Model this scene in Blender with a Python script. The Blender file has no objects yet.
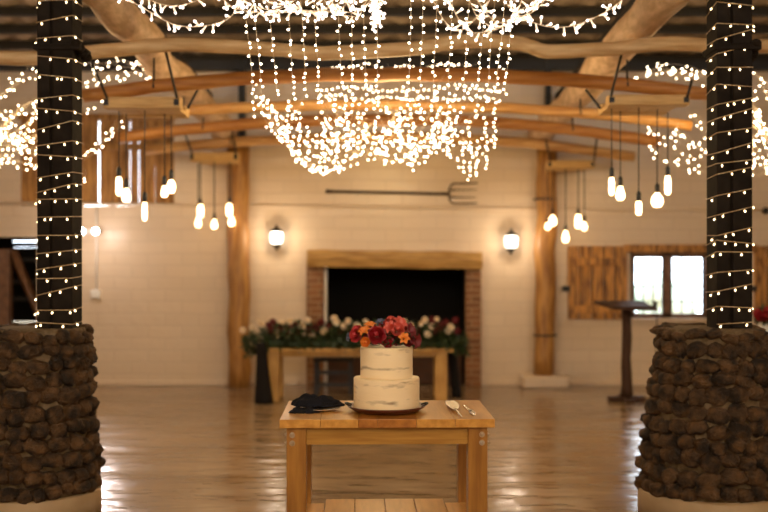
import bpy, bmesh, math, random
from mathutils import Vector, Matrix, noise
random.seed(7)
PI = math.pi
S = bpy.context.scene
C = S.collection
F = 768*50/36.0
CAMZ = 1.6
def at(x, y, d):
    return Vector(((x-384)*d/F, d, CAMZ+(256-y)*d/F))
def on(x, y, z):
    d = (CAMZ-z)*F/(y-256)
    return Vector(((x-384)*d/F, d, z))

# ---------------------------------------------------------------- materials
def mat(name, col, rough=.6, col2=None, scale=(5, 5, 5), ns=3, bump=0, bscale=None, spec=.5, metal=0, detail=4,
        lo=.35, hi=.65, emit=None, es=0, trans=0, rvar=0, alpha=None, coord='Object'):
    m = bpy.data.materials.new(name); m.use_nodes = True
    nt = m.node_tree; N = nt.nodes; L = nt.links
    b = N['Principled BSDF']
    b.inputs['Base Color'].default_value = (*col, 1)
    b.inputs['Roughness'].default_value = rough
    b.inputs['Metallic'].default_value = metal
    b.inputs['Specular IOR Level'].default_value = spec
    if trans: b.inputs['Transmission Weight'].default_value = trans
    if emit:
        b.inputs['Emission Color'].default_value = (*emit, 1)
        b.inputs['Emission Strength'].default_value = es
    if col2 or bump or rvar:
        tc = N.new('ShaderNodeTexCoord'); mp = N.new('ShaderNodeMapping')
        mp.inputs['Scale'].default_value = scale
        L.new(tc.outputs[coord], mp.inputs[0])
        nz = N.new('ShaderNodeTexNoise'); nz.inputs['Scale'].default_value = ns; nz.inputs['Detail'].default_value = detail
        L.new(mp.outputs[0], nz.inputs['Vector'])
        if col2:
            cr = N.new('ShaderNodeValToRGB')
            cr.color_ramp.elements[0].position = lo; cr.color_ramp.elements[0].color = (*col, 1)
            cr.color_ramp.elements[1].position = hi; cr.color_ramp.elements[1].color = (*col2, 1)
            L.new(nz.outputs['Fac'], cr.inputs[0]); L.new(cr.outputs[0], b.inputs['Base Color'])
        if bump:
            n2 = nz
            if bscale:
                n2 = N.new('ShaderNodeTexNoise'); n2.inputs['Scale'].default_value = bscale; n2.inputs['Detail'].default_value = 5
                L.new(mp.outputs[0], n2.inputs['Vector'])
            bp = N.new('ShaderNodeBump'); bp.inputs['Strength'].default_value = bump; bp.inputs['Distance'].default_value = .02
            L.new(n2.outputs['Fac'], bp.inputs['Height']); L.new(bp.outputs[0], b.inputs['Normal'])
        if rvar:
            mr = N.new('ShaderNodeMapRange')
            mr.inputs['To Min'].default_value = max(0, rough-rvar); mr.inputs['To Max'].default_value = rough+rvar
            L.new(nz.outputs['Fac'], mr.inputs['Value']); L.new(mr.outputs[0], b.inputs['Roughness'])
    return m

M = {}
M['log'] = mat('honey_log', (.42, .20, .065), .55, (.62, .36, .14), (3, 3, 3), 4, .3)
M['logx'] = mat('honey_log_crosswise', (.42, .19, .05), .5, (.66, .38, .13), (.8, 8, 8), 4, .3)
M['logpale'] = mat('pale_log', (.50, .30, .12), .55, (.72, .50, .25), (.7, 7, 7), 4, .3)
M['logred'] = mat('amber_log', (.34, .13, .03), .5, (.52, .24, .06), (.7, 9, 9), 4, .3)
M['logdeep'] = mat('bark_stripped_rafter', (.46, .30, .16), .65, (.70, .49, .30), (6, 2, 6), 3, .5)
M['post'] = mat('knotty_post', (.24, .10, .02), .5, (.45, .225, .055), (5, 5, .9), 4, .4)
M['boardm'] = mat('hanging_board', (.50, .29, .09), .6, (.68, .44, .17), (1, 8, 8), 4, .2)
M['plank'] = mat('reddish_planks', (.21, .09, .018), .6, (.50, .25, .06), (9, 9, 1.1), 3, .3)
M['shutter'] = mat('shutter_planks', (.13, .05, .010), .6, (.54, .25, .052), (8, 8, 1.2), 3, .3, lo=.38, hi=.58)
M['darkwood'] = mat('dark_window_wood', (.10, .045, .02), .5, (.19, .09, .04), (3, 3, 3), 4, .2)
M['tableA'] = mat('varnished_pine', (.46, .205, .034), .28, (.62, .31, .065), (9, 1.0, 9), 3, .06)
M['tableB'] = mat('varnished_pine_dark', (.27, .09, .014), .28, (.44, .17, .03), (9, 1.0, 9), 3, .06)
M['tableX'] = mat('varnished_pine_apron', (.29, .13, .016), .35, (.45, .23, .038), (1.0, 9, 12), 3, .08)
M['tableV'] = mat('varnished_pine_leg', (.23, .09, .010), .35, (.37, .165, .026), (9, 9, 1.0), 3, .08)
M['pine2'] = mat('plain_pine', (.42, .22, .05), .5, (.55, .31, .08), (5, 5, 2), 3)
M['black_wood'] = mat('black_painted_wood', (.012, .010, .010), .5)
M['lectern'] = mat('dark_lectern_timber', (.045, .022, .014), .55, (.07, .036, .022), (6, 6, 1), 4, .3, spec=.15)
M['iron'] = mat('black_iron', (.015, .014, .013), .5, metal=.3)
M['rust'] = mat('rusty_iron', (.03, .018, .012), .6, (.07, .042, .026), (8, 8, 8), 4)
M['pillar'] = mat('dark_painted_steel', (.010, .007, .005), .75, (.018, .013, .009), (3, 3, 3), 4, .1, spec=.08)
M['steel'] = mat('bolt_steel', (.55, .45, .34), .35, metal=.9)
M['silver'] = mat('polished_silver', (.85, .80, .72), .18, (.6, .56, .5), (60, 60, 60), 3, .4, metal=1)
M['white_plastic'] = mat('white_plastic', (.75, .72, .66), .4)
M['cable'] = mat('black_cable', (.012, .012, .012), .5)
M['strapm'] = mat('dark_strap', (.02, .017, .015), .7)
M['cordy'] = mat('clear_lead_wire', (.72, .52, .28), .4)
M['cordw'] = mat('pale_lead_wire', (.85, .72, .55), .35)
M['cap'] = mat('clear_lamp_cap', (.95, .85, .75), .25, emit=(1, .72, .50), es=1.1)
M['led'] = mat('lit_lamp', (1, .9, .7), .4, emit=(1, .80, .55), es=16)
M['ledn'] = mat('lit_lamp_front', (1, .9, .8), .4, emit=(1, .84, .72), es=6)
M['ledp'] = mat('lit_lamp_pillar', (1, .9, .6), .4, emit=(1, .74, .40), es=9)
M['bulb'] = mat('lit_filament_bulb', (1, .85, .6), .3, emit=(1, .66, .34), es=9)
M['lampglass'] = mat('lit_lantern_glass', (1, 1, 1), .3, emit=(1, .92, .80), es=5)
M['flood'] = mat('lit_flood_lens', (1, 1, 1), .3, emit=(1, .90, .84), es=160)
M['stone'] = mat('brown_river_stone', (.022, .014, .008), .8, (.16, .082, .032), (7, 7, 7), 1.7, 1.0, 12, spec=.3, detail=8, lo=.38, hi=.72)
M['mortar'] = mat('tan_mortar', (.10, .065, .03), .9, (.19, .13, .07), (6, 6, 6), 4, .7, spec=.2)
M['plinth'] = mat('smooth_cement', (.36, .245, .125), .6, (.42, .29, .155), (2, 2, 2), 3, .1)
M['cloth'] = mat('black_cloth', (.008, .008, .012), .85, bump=.5, scale=(60, 60, 60), ns=3, spec=.2)
M['drape'] = mat('black_drape', (.010, .008, .008), .85, spec=.2)
M['slate'] = mat('board_redbrown', (.085, .022, .012), .35, (.13, .035, .018), (6, 6, 6), 3, .1)
M['plate'] = mat('pale_plate', (.55, .45, .33), .25)
M['nearblack'] = mat('near_black_lining', (.010, .009, .008), .9, spec=.1)  # one even near-black, used in the firebox and the slatted opening
M['leaf'] = mat('dark_green_leaf', (.012, .030, .008), .5, (.032, .062, .016), (14, 14, 14), 2)
M['rwhite'] = mat('cream_petal', (.80, .64, .44), .6, (.88, .76, .58), (20, 20, 20), 3)
M['rburg'] = mat('burgundy_petal', (.10, .006, .010), .5, (.20, .014, .018), (20, 20, 20), 3)
M['rred'] = mat('crimson_petal', (.23, .008, .014), .45, (.38, .016, .022), (20, 20, 20), 3)
M['rsalmon'] = mat('salmon_petal', (.46, .045, .032), .45, (.64, .12, .08), (20, 20, 20), 3)
M['rpink'] = mat('coral_petal', (.50, .06, .05), .45, (.42, .02, .035), (20, 20, 20), 3)
M['rorange'] = mat('orange_petal', (.70, .15, .02), .5, (.80, .30, .04), (20, 20, 20), 3)
M['rblue'] = mat('dusty_blue_petal', (.04, .05, .09), .6, (.08, .09, .14), (20, 20, 20), 3)
M['corr'] = mat('aged_roof_sheet', (.22, .17, .12), .6, (.48, .38, .28), (2, 2, 2), 3)
M['purlin'] = mat('black_purlin', (.010, .009, .010), .6)
M['lintel'] = mat('lintel_timber', (.30, .15, .03), .55, (.50, .29, .08), (1, 8, 8), 4, .4)

def brickmat(name, c1, c2, mort, sx, w=.22, h=.075, bump=.5, rough=.7, rot=True):
    m = bpy.data.materials.new(name); m.use_nodes = True
    nt = m.node_tree; N = nt.nodes; L = nt.links; b = N['Principled BSDF']
    tc = N.new('ShaderNodeTexCoord'); sp = N.new('ShaderNodeSeparateXYZ'); cb = N.new('ShaderNodeCombineXYZ')
    L.new(tc.outputs['Object'], sp.inputs[0])
    ad = N.new('ShaderNodeMath'); ad.operation = 'ADD'
    L.new(sp.outputs['X'], ad.inputs[0]); L.new(sp.outputs['Y'], ad.inputs[1])
    L.new(ad.outputs[0], cb.inputs['X']); L.new(sp.outputs['Z'], cb.inputs['Y'])
    nz = N.new('ShaderNodeTexNoise'); nz.inputs['Scale'].default_value = 2.5
    L.new(tc.outputs['Object'], nz.inputs['Vector'])
    mx = N.new('ShaderNodeVectorMath'); mx.operation = 'MULTIPLY_ADD'
    L.new(nz.outputs['Color'], mx.inputs[0]); mx.inputs[1].default_value = (.03, .03, 0)
    L.new(cb.outputs[0], mx.inputs[2])
    br = N.new('ShaderNodeTexBrick')
    br.inputs['Color1'].default_value = (*c1, 1); br.inputs['Color2'].default_value = (*c2, 1); br.inputs['Mortar'].default_value = (*mort, 1)
    br.inputs['Scale'].default_value = 1; br.inputs['Brick Width'].default_value = w; br.inputs['Row Height'].default_value = h
    br.inputs['Mortar Size'].default_value = sx; br.inputs['Mortar Smooth'].default_value = .6
    L.new(mx.outputs[0], br.inputs['Vector']); L.new(br.outputs['Color'], b.inputs['Base Color'])
    n2 = N.new('ShaderNodeTexNoise'); n2.inputs['Scale'].default_value = 9; n2.inputs['Detail'].default_value = 5
    L.new(tc.outputs['Object'], n2.inputs['Vector'])
    su = N.new('ShaderNodeMath'); su.operation = 'MULTIPLY_ADD'; su.inputs[1].default_value = -1
    L.new(br.outputs['Fac'], su.inputs[0]); L.new(n2.outputs['Fac'], su.inputs[2])
    bp = N.new('ShaderNodeBump'); bp.inputs['Strength'].default_value = bump; bp.inputs['Distance'].default_value = .012
    L.new(su.outputs[0], bp.inputs['Height']); L.new(bp.outputs[0], b.inputs['Normal'])
    b.inputs['Roughness'].default_value = rough
    return m
M['wall'] = brickmat('whitewashed_blockwork', (.66, .52, .365), (.63, .495, .345), (.59, .46, .32), .010, .42, .15, .35, .33)
M['brick'] = brickmat('red_brick', (.28, .115, .04), (.15, .06, .022), (.36, .24, .12), .008, .22, .075, .7)
M['hearthbrick'] = brickmat('dark_hearth_brick', (.09, .032, .014), (.05, .02, .010), (.05, .03, .018), .008, .22, .075, .7)

# glossy poured floor
def floormat():
    m = mat('polished_screed', (.24, .16, .090), .22, (.33, .225, .13), (1, 1, 1), 1.2, 0, spec=.5)
    nt = m.node_tree; N = nt.nodes; L = nt.links; b = N['Principled BSDF']
    tc = N.new('ShaderNodeTexCoord'); mp = N.new('ShaderNodeMapping'); mp.inputs['Scale'].default_value = (1.0, 2.6, 1)
    L.new(tc.outputs['Object'], mp.inputs[0])
    n1 = N.new('ShaderNodeTexNoise'); n1.inputs['Scale'].default_value = 1.25; n1.inputs['Detail'].default_value = 3.5; n1.inputs['Roughness'].default_value = .55
    L.new(mp.outputs[0], n1.inputs['Vector'])
    bp = N.new('ShaderNodeBump'); bp.inputs['Strength'].default_value = .5; bp.inputs['Distance'].default_value = .055
    L.new(n1.outputs['Fac'], bp.inputs['Height']); L.new(bp.outputs[0], b.inputs['Normal'])
    mr = N.new('ShaderNodeMapRange'); mr.inputs['To Min'].default_value = .10; mr.inputs['To Max'].default_value = .28
    L.new(n1.outputs['Fac'], mr.inputs['Value']); L.new(mr.outputs[0], b.inputs['Roughness'])
    return m
M['floor'] = floormat()

def cakemat():
    m = bpy.data.materials.new('semi_naked_buttercream'); m.use_nodes = True
    nt = m.node_tree; N = nt.nodes; L = nt.links; b = N['Principled BSDF']
    b.inputs['Roughness'].default_value = .55
    b.inputs['Subsurface Weight'].default_value = .0
    tc = N.new('ShaderNodeTexCoord'); mp = N.new('ShaderNodeMapping'); mp.inputs['Scale'].default_value = (9, 9, 38)
    L.new(tc.outputs['Object'], mp.inputs[0])
    n = N.new('ShaderNodeTexNoise'); n.inputs['Scale'].default_value = 1; n.inputs['Detail'].default_value = 5
    L.new(mp.outputs[0], n.inputs['Vector'])
    sp = N.new('ShaderNodeSeparateXYZ'); L.new(tc.outputs['Object'], sp.inputs[0])
    # crumb shows at the joints between sponge layers (every 5 cm)
    md = N.new('ShaderNodeMath'); md.operation = 'PINGPONG'; md.inputs[1].default_value = .042
    L.new(sp.outputs['Z'], md.inputs[0])
    mr = N.new('ShaderNodeMapRange'); mr.inputs['From Min'].default_value = .018; mr.inputs['From Max'].default_value = .042
    mr.inputs['To Min'].default_value = 0; mr.inputs['To Max'].default_value = .22
    L.new(md.outputs[0], mr.inputs['Value'])
    ad = N.new('ShaderNodeMath'); ad.operation = 'ADD'; L.new(n.outputs['Fac'], ad.inputs[0]); L.new(mr.outputs[0], ad.inputs[1])
    cr = N.new('ShaderNodeValToRGB'); e = cr.color_ramp.elements
    e[0].position = .65; e[0].color = (.86, .68, .40, 1); e[1].position = .95; e[1].color = (.13, .06, .02, 1)
    L.new(ad.outputs[0], cr.inputs[0]); L.new(cr.outputs[0], b.inputs['Base Color'])
    bp = N.new('ShaderNodeBump'); bp.inputs['Strength'].default_value = .3; bp.inputs['Distance'].default_value = .01
    L.new(n.outputs['Fac'], bp.inputs['Height']); L.new(bp.outputs[0], b.inputs['Normal'])
    return m
M['cake'] = cakemat()
gm = bpy.data.materials.new('window_glass'); gm.use_nodes = True
_b = gm.node_tree.nodes['Principled BSDF']; _b.inputs['Transmission Weight'].default_value = 1; _b.inputs['Roughness'].default_value = 0; _b.inputs['IOR'].default_value = 1.05
_b.inputs['Base Color'].default_value = (.97, .99, 1, 1)
M['glass'] = gm

# ---------------------------------------------------------------- builders
def box(bm, lo, hi, mi=0, bev=0, R=None):
    lo = Vector(lo); hi = Vector(hi)
    r = bmesh.ops.create_cube(bm, size=1)
    vs = r['verts']; c = (lo+hi)/2; s = hi-lo
    fs = {f for v in vs for f in v.link_faces}
    for v in vs:
        v.co = Vector((v.co.x*s.x, v.co.y*s.y, v.co.z*s.z))
    if bev:
        es = list({e for v in vs for e in v.link_edges})
        rr = bmesh.ops.bevel(bm, geom=es, offset=bev, segments=2, affect='EDGES', profile=.5)
        vs = list({v for f in rr['faces'] for v in f.verts} | {v for v in vs if v.is_valid})
        fs = {f for v in vs for f in v.link_faces}
    for v in vs:
        p = v.co
        if R is not None: p = R @ p
        v.co = p+c
    for f in fs: f.material_index = mi
def tube(bm, pts, rad, n=8, mi=0, cap=True, wob=0):
    pts = [Vector(p) for p in pts]; k = len(pts)
    rad = rad if isinstance(rad, (list, tuple)) else [rad]*k
    rings = []
    t0 = (pts[1]-pts[0]).normalized()
    up = Vector((0, 0, 1)) if abs(t0.z) < .9 else Vector((1, 0, 0))
    a = t0.cross(up).normalized()
    for i, p in enumerate(pts):
        t = (pts[min(i+1, k-1)]-pts[max(i-1, 0)]).normalized()
        a = (a - t*a.dot(t)).normalized(); b = t.cross(a)
        ring = []
        for j in range(n):
            an = 2*PI*j/n; r = rad[i]
            if wob: r *= 1+wob*noise.noise(p*3+Vector((math.cos(an), math.sin(an), i*.3)))
            ring.append(bm.verts.new(p+a*math.cos(an)*r+b*math.sin(an)*r))
        rings.append(ring)
    for i in range(k-1):
        for j in range(n):
            f = bm.faces.new((rings[i][j], rings[i][(j+1) % n], rings[i+1][(j+1) % n], rings[i+1][j])); f.material_index = mi; f.smooth = True
    if cap:
        f = bm.faces.new(rings[0][::-1]); f.material_index = mi
        f = bm.faces.new(rings[-1]); f.material_index = mi
def lathe(bm, c, prof, n=32, mi=0, wob=0):
    c = Vector(c); rings = []
    for r, z in prof:
        if r < 1e-5: rings.append([bm.verts.new(c+Vector((0, 0, z)))])
        else: rings.append([bm.verts.new(c+Vector((math.cos(2*PI*j/n)*r, math.sin(2*PI*j/n)*r, z))) for j in range(n)])
    for A, B in zip(rings, rings[1:]):
        for j in range(n):
            k = (j+1) % n
            if len(A) == 1 and len(B) == 1: continue
            if len(A) == 1: vs = (A[0], B[j], B[k])
            elif len(B) == 1: vs = (A[j], B[0], A[k])
            else: vs = (A[j], B[j], B[k], A[k])
            f = bm.faces.new(vs); f.smooth = True; f.material_index = mi
    if len(rings[0]) > 1: bm.faces.new(rings[0])
    if len(rings[-1]) > 1: bm.faces.new(rings[-1][::-1])
def ball(bm, c, r, sub=2, sc=(1, 1, 1), mi=0):
    rr = bmesh.ops.create_icosphere(bm, subdivisions=sub, radius=r)
    for v in rr['verts']:
        v.co = Vector((v.co.x*sc[0], v.co.y*sc[1], v.co.z*sc[2]))+Vector(c)
        for f in v.link_faces: f.smooth = True; f.material_index = mi
    return rr['verts']
ORG = {}
def obj(name, bm, m, parent=None, raw=False):
    me = bpy.data.meshes.new(name)
    off = Vector((0, 0, 0))
    if parent is not None and not raw: off = ORG[parent.name]
    bmesh.ops.recalc_face_normals(bm, faces=bm.faces[:])
    if off.length: bmesh.ops.translate(bm, verts=bm.verts[:], vec=-off)
    bm.to_mesh(me); bm.free()
    for x in (m if isinstance(m, (list, tuple)) else [m]): me.materials.append(x)
    o = bpy.data.objects.new(name, me); C.objects.link(o)
    if parent is not None: o.parent = parent
    ORG[o.name] = off
    return o
def centre(o):
    # move a top-level mesh's origin to its base
    me = o.data
    xs = [v.co.x for v in me.vertices]; ys = [v.co.y for v in me.vertices]; zs = [v.co.z for v in me.vertices]
    c = Vector(((min(xs)+max(xs))/2, (min(ys)+max(ys))/2, min(zs)))
    me.transform(Matrix.Translation(-c)); o.location = c
def thing(name, label, cat, loc, group=None):
    o = bpy.data.objects.new(name, None); C.objects.link(o); o.location = loc; o.empty_display_size = .1
    o['label'] = label; o['category'] = cat
    if group: o['group'] = group
    ORG[o.name] = Vector(loc); return o
def tag(o, label, cat, group=None):
    o['label'] = label; o['category'] = cat
    if group: o['group'] = group
    centre(o); return o
def struct(name, bm, m):
    o = obj(name, bm, m); o['kind'] = 'structure'; return o
def B(): return bmesh.new()

WY = 13.2; K = WY/F
def WX(x): return (x-384)*K
def WZ(y): return CAMZ+(256-y)*K

# ---------------------------------------------------------------- setting
bm = B(); box(bm, (-7, -5, -.2), (7, 14.4, 0)); struct('floor', bm, M['floor'])
openings = [(WX(20), WX(174), WZ(206), WZ(118)), (WX(-50), WX(37), 0, WZ(237)), (WX(324), WX(465), 0, WZ(266)), (WX(630), WX(748), WZ(318), WZ(252))]
bm = B()
xs = sorted({-7, 7, *[v for o in openings for v in o[:2]]}); zs = sorted({0, 4.3, *[v for o in openings for v in o[2:]]})
for i in range(len(xs)-1):
    z0 = None
    for j in range(len(zs)-1):
        cx = (xs[i]+xs[i+1])/2; cz = (zs[j]+zs[j+1])/2
        if any(o[0] < cx < o[1] and o[2] < cz < o[3] for o in openings): continue
        box(bm, (xs[i], WY, zs[j]), (xs[i+1], WY+.35, zs[j+1]))
bmesh.ops.remove_doubles(bm, verts=bm.verts[:], dist=.0005)
struct('wall_back', bm, M['wall'])
bm = B(); box(bm, (-7.2, -5, 0), (-7, 13.55, 4.3)); struct('wall_left', bm, M['wall'])
bm = B(); box(bm, (7, -5, 0), (7.2, 13.55, 4.3)); struct('wall_right', bm, M['wall'])
bm = B(); box(bm, (-7.2, -5.2, 0), (7.2, -5, 4.3)); struct('wall_front', bm, M['wall'])
# corrugated roof sheet, lowest at the back wall
bm = B()
def roofz(y): return 4.02+(13.3-y)*.055
nx = 240; vs0 = []
for i in range(nx+1):
    x = -7.4+14.8*i/nx; h = .02*math.sin(i*PI/2*.9)
    vs0.append([bm.verts.new((x, y, roofz(y)+.05+h+t)) for y in (-5.4, 4, 13.7) for t in (0, .02)])
for a, b in zip(vs0, vs0[1:]):
    for q in (0, 2): bm.faces.new((a[q], b[q], b[q+2], a[q+2])); bm.faces.new((a[q+1], a[q+3], b[q+3], b[q+1]))
struct('ceiling', bm, M['corr'])
# ledge across the back wall and low skirting
bm = B(); tube(bm, [(-7, WY, 2.27), (-3.2, WY, 2.24), (0, WY, 2.2), (3.2, WY, 2.165), (7, WY, 2.13)], .022, 6); struct('trim_1', bm, M['wall'])
bm = B()
for a, b in ((-4.2, WX(300)), (WX(486), 7)): box(bm, (a, WY-.045, 0), (b, WY, .06), bev=.01)
struct('baseboard_back', bm, M['wall'])

# dark recess behind the left opening and behind the fireplace
bm = B()
x0, x1, z1 = WX(323), WX(466), WZ(265)
for lo, hi in (((x0-.1, WY+.35, 0), (x0, WY+1.1, z1)), ((x1, WY+.35, 0), (x1+.1, WY+1.1, z1)), ((x0-.1, WY+1.1, 0), (x1+.1, WY+1.2, z1)), ((x0-.1, WY+.35, z1), (x1+.1, WY+1.2, z1+.1)),
               ((x0-.004, WY+.02, 0), (x0+.02, WY+.36, z1)), ((x1-.02, WY+.02, 0), (x1+.004, WY+.36, z1)), ((x0, WY+.02, z1-.02), (x1, WY+.36, z1+.01)), ((x0, WY+.02, -.01), (x1, WY+1.1, .01))):
    box(bm, lo, hi)
t = thing('fireplace', 'wide brick fireplace with black opening and rough timber lintel in back wall', 'fireplace', (0, WY, 0))
obj('firebox_lining', bm, M['nearblack'], t)
for a, b in ((307, 324), (465, 480.5)):
    bm = B(); box(bm, (WX(a), WY-.10, 0), (WX(b), WY+.05, WZ(264)), bev=.008); obj('brick_pier', bm, M['brick'], t)
bm = B(); zc = WZ(258)
pts = [Vector((WX(308)+i*(WX(481)-WX(308))/10, WY-.06, zc-.003*i+.012*noise.noise(Vector((i*.7, 0, 3))))) for i in range(11)]
n = 10; rings = []
for i, p in enumerate(pts):
    hh = .105*(1+.10*noise.noise(Vector((i*.6, 5, 0))))
    ring = [bm.verts.new(p+Vector((0, yy, zz))) for yy, zz in ((-.13, -hh), (-.15, 0), (-.13, hh*.92), (-.02, hh), (.10, hh), (.10, -hh))]
    rings.append(ring)
for A, Bq in zip(rings, rings[1:]):
    for j in range(6): bm.faces.new((A[j], A[(j+1) % 6], Bq[(j+1) % 6], Bq[j]))
bm.faces.new(rings[0]); bm.faces.new(rings[-1][::-1])
obj('lintel', bm, M['lintel'], t)
bm = B(); box(bm, (WX(326), WY+.12, 0), (WX(463), WY+.5, WZ(354)), bev=.01); obj('hearth', bm, M['hearthbrick'], t)
bm = B(); box(bm, (WX(324), WY-.02, 0), (WX(327), WY+.14, WZ(266)), bev=.003); obj('edge_strip', bm, M['white_plastic'], t)['label'] = 'white edge strip down the left side of the opening'

# roof structure
for i in range(21):
    y = 13.1-.68*i
    bm = B(); z = roofz(y); box(bm, (-7.3, y-.05, z-.055), (7.3, y+.05, z+.03))
    o = obj('purlin', bm, M['purlin']); o['kind'] = 'structure'; o.name = 'trim_%d' % (i+2)
bm = B(); box(bm, (-7, 13.04, 3.88), (7, 13.19, 4.0)); struct('trim_30', bm, M['purlin'])
for s in (-1, 1):
    bm = B(); Rr = Matrix.Rotation(-.05, 3, 'X')
    box(bm, (s*2.15-.05, 2, 3.70), (s*2.15+.05, 13.1, 3.86), R=Rr); struct('trim_%d' % (31+(s > 0)), bm, M['purlin'])

# back wall posts
def logpts(a, b, n, amp, seed):
    a = Vector(a); b = Vector(b)
    return [a.lerp(b, i/(n-1))+Vector((noise.noise(Vector((i*.55, seed, 0))), 0, noise.noise(Vector((i*.55, seed, 9)))))*amp for i in range(n)]
def logr(r, n, seed): return [r*(1+.10*noise.noise(Vector((i*.8, seed, 4)))) for i in range(n)]
def vlog(a, b, n, amp, seed):
    a = Vector(a); b = Vector(b)
    return [a.lerp(b, i/(n-1))+Vector((noise.noise(Vector((i*.5, seed, 0)))*amp, 0, 0)) for i in range(n)]
t = thing('timber_post', 'thick round timber post on back wall left of the fireplace', 'post', (WX(241), WY-.14, 0))
bm = B(); tube(bm, vlog((WX(241), WY-.17, 0), (WX(240), WY-.17, 2.93), 14, .03, 1), logr(.135, 14, 1), 14, wob=.08); obj('trunk', bm, M['post'], t)
bm = B(); box(bm, (WX(243)-.03, WY-.2, 2.93), (WX(243)+.05, WY-.1, 4.0)); obj('steel_stub', bm, M['iron'], t)
t = thing('timber_post', 'round timber post with iron bands on white block, right of the fireplace', 'post', (WX(543), WY-.16, 0))
bm = B(); tube(bm, vlog((WX(542), WY-.17, .15), (WX(545), WY-.17, 2.92), 14, .03, 8), logr(.125, 14, 8), 14, wob=.08); obj('trunk', bm, M['post'], t)
bm = B(); box(bm, (WX(519), WY-.34, 0), (WX(565), WY, WZ(373)), bev=.03); obj('footing_block', bm, M['wall'], t)['label'] = 'whitewashed footing block'
for yy in (200, 334):
    bm = B(); lathe(bm, (WX(543), WY-.16, WZ(yy)), [(.125, -.012), (.143, -.012), (.143, .012), (.125, .012)], 20); obj('iron_band', bm, M['rust'], t)
bm = B(); box(bm, (WX(546)-.035, WY-.2, 2.9), (WX(546)+.035, WY-.12, 4.0)); obj('steel_stub', bm, M['iron'], t)

# longitudinal log rafters
for s, lab in ((-1, 'heavy pale log rafter slanting overhead on the left side'), (1, 'heavy pale log rafter slanting overhead on the right side')):
    bm = B(); n = 20
    a = Vector((s*1.87, 6.69, 3.345)); b = Vector((s*1.90, 13.1, 3.07))
    p = [a.lerp(b, i/(n-1))+Vector((noise.noise(Vector((i*.35, s*3, 0)))*.07, 0, noise.noise(Vector((i*.35, s*3, 9)))*.04)) for i in range(n)]
    tube(bm, p, [.135*(1+.16*noise.noise(Vector((i*.5, s, 4)))) for i in range(n)], 16, wob=.12)
    tag(obj('log_rafter', bm, M['logdeep']), lab, 'rafter')
# transverse poles
def pole(pix, d, r, m, lab, seed, group=None):
    P = [at(x, y, d) for x, y in pix]; out = []
    for i in range(len(P)-1):
        for k in range(5): out.append(P[i].lerp(P[i+1], k/5))
    out.append(P[-1])
    # smooth
    for _ in range(3): out = [out[0]]+[(out[i-1]+out[i]*2+out[i+1])/4 for i in range(1, len(out)-1)]+[out[-1]]
    out = [p+Vector((0, 0, noise.noise(Vector((i*.3, seed, 0)))*.015)) for i, p in enumerate(out)]
    bm = B(); tube(bm, out, logr(r, len(out), seed), 12, wob=.08)
    o = obj('timber_pole', bm, m); tag(o, lab, 'pole')
    if seed > 1:
        for sx in (-1.88, 1.88):
            q = min(out, key=lambda p: abs(p.x-sx)); ORG[o.name] = o.location.copy()
            zr = 3.345-(q.y-6.69)*.0429
            bm = B(); tube(bm, [(q.x+.02, q.y-r-.004, q.z-.02), (q.x+.02, q.y-r*.6, q.z+.05), (q.x+.02, q.y-.03, max(q.z+.08, zr-.09))], .009, 6); obj('strap', bm, M['strapm'], o)
pole([(-60, 58), (40, 58), (120, 50), (170, 43), (260, 48), (320, 54), (400, 50), (470, 40), (520, 43), (545, 52), (600, 50), (660, 43), (740, 46), (830, 50)], 7.7, .052, M['logpale'], 'wavy pale pole spanning the whole hall, nearest of the overhead poles', 1)
pole([(84, 96), (150, 87), (240, 78), (330, 75), (390, 74), (470, 75), (560, 79), (640, 86), (708, 94)], 8.4, .055, M['logred'], 'bowed amber pole, second from the front of the overhead poles', 2)
pole([(170, 113), (200, 109), (290, 106), (390, 105), (490, 107), (600, 114), (691, 126)], 10.0, .050, M['logx'], 'bowed honey pole, third from the front, its right end below the hanging board', 3)
pole([(118, 138), (200, 127), (300, 121), (390, 119), (480, 121), (570, 129), (660, 142)], 11.0, .060, M['logred'], 'bowed amber pole, fourth from the front of the overhead poles', 4)
pole([(146, 150), (230, 142), (310, 138), (390, 137), (480, 139), (560, 146), (634, 157)], 12.5, .060, M['logx'], 'bowed orange-brown pole nearest the back wall', 5)

# ---------------------------------------------------------------- pendant boards and pendants
def hangboard(xa, xb, yt, yb, d, dep, lab, straps):
    a = at(xa, yt, d); b = at(xb, yb, d)
    t = thing('hanging_board', lab, 'light board', ((a.x+b.x)/2, d+dep/2, b.z))
    bm = B(); box(bm, (a.x, d, b.z), (b.x, d+.13, a.z), bev=.008); box(bm, (a.x+.04, d+dep-.13, b.z), (b.x-.04, d+dep, a.z), bev=.008)
    n = 3
    for i in range(n):
        w = (b.x-a.x-.08)/n; box(bm, (a.x+.04+i*w+.004, d+.13, b.z+.01), (a.x+.04+(i+1)*w-.004, d+dep-.13, b.z+.04), bev=.003)
    obj('board', bm, M['boardm'], t)
    for e in (a.x, b.x-.05):
        bm = B(); box(bm, (e+.002, d-.006, b.z+.02), (e+.042, d+.05, a.z-.02)); obj('end_clip', bm, M['iron'], t)
    for (sx, sy, tx, ty, dd) in straps:
        bm = B(); p = at(sx, sy, d+dd); q = at(tx, ty, d-.008 if dd < .3 else d+.1); tube(bm, [p, q], .011, 6); obj('strap', bm, M['strapm'], t)
    # wire hooks under the board
    return b.z
zb1 = hangboard(103, 180, 96.5, 108, 8.15, .62, 'wooden light board hung by dark straps, left front', [(164, 44, 177, 98, -.3), (92, 62, 107, 98, -.3), (199, 87, 188, 108, .3)])
zb2 = hangboard(609, 690, 94.5, 105, 8.15, .62, 'wooden light board hung by dark straps, right front', [(623, 48, 611, 96, -.3), (692, 80, 687, 98, .0), (586, 90, 600, 108, .3)])
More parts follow.
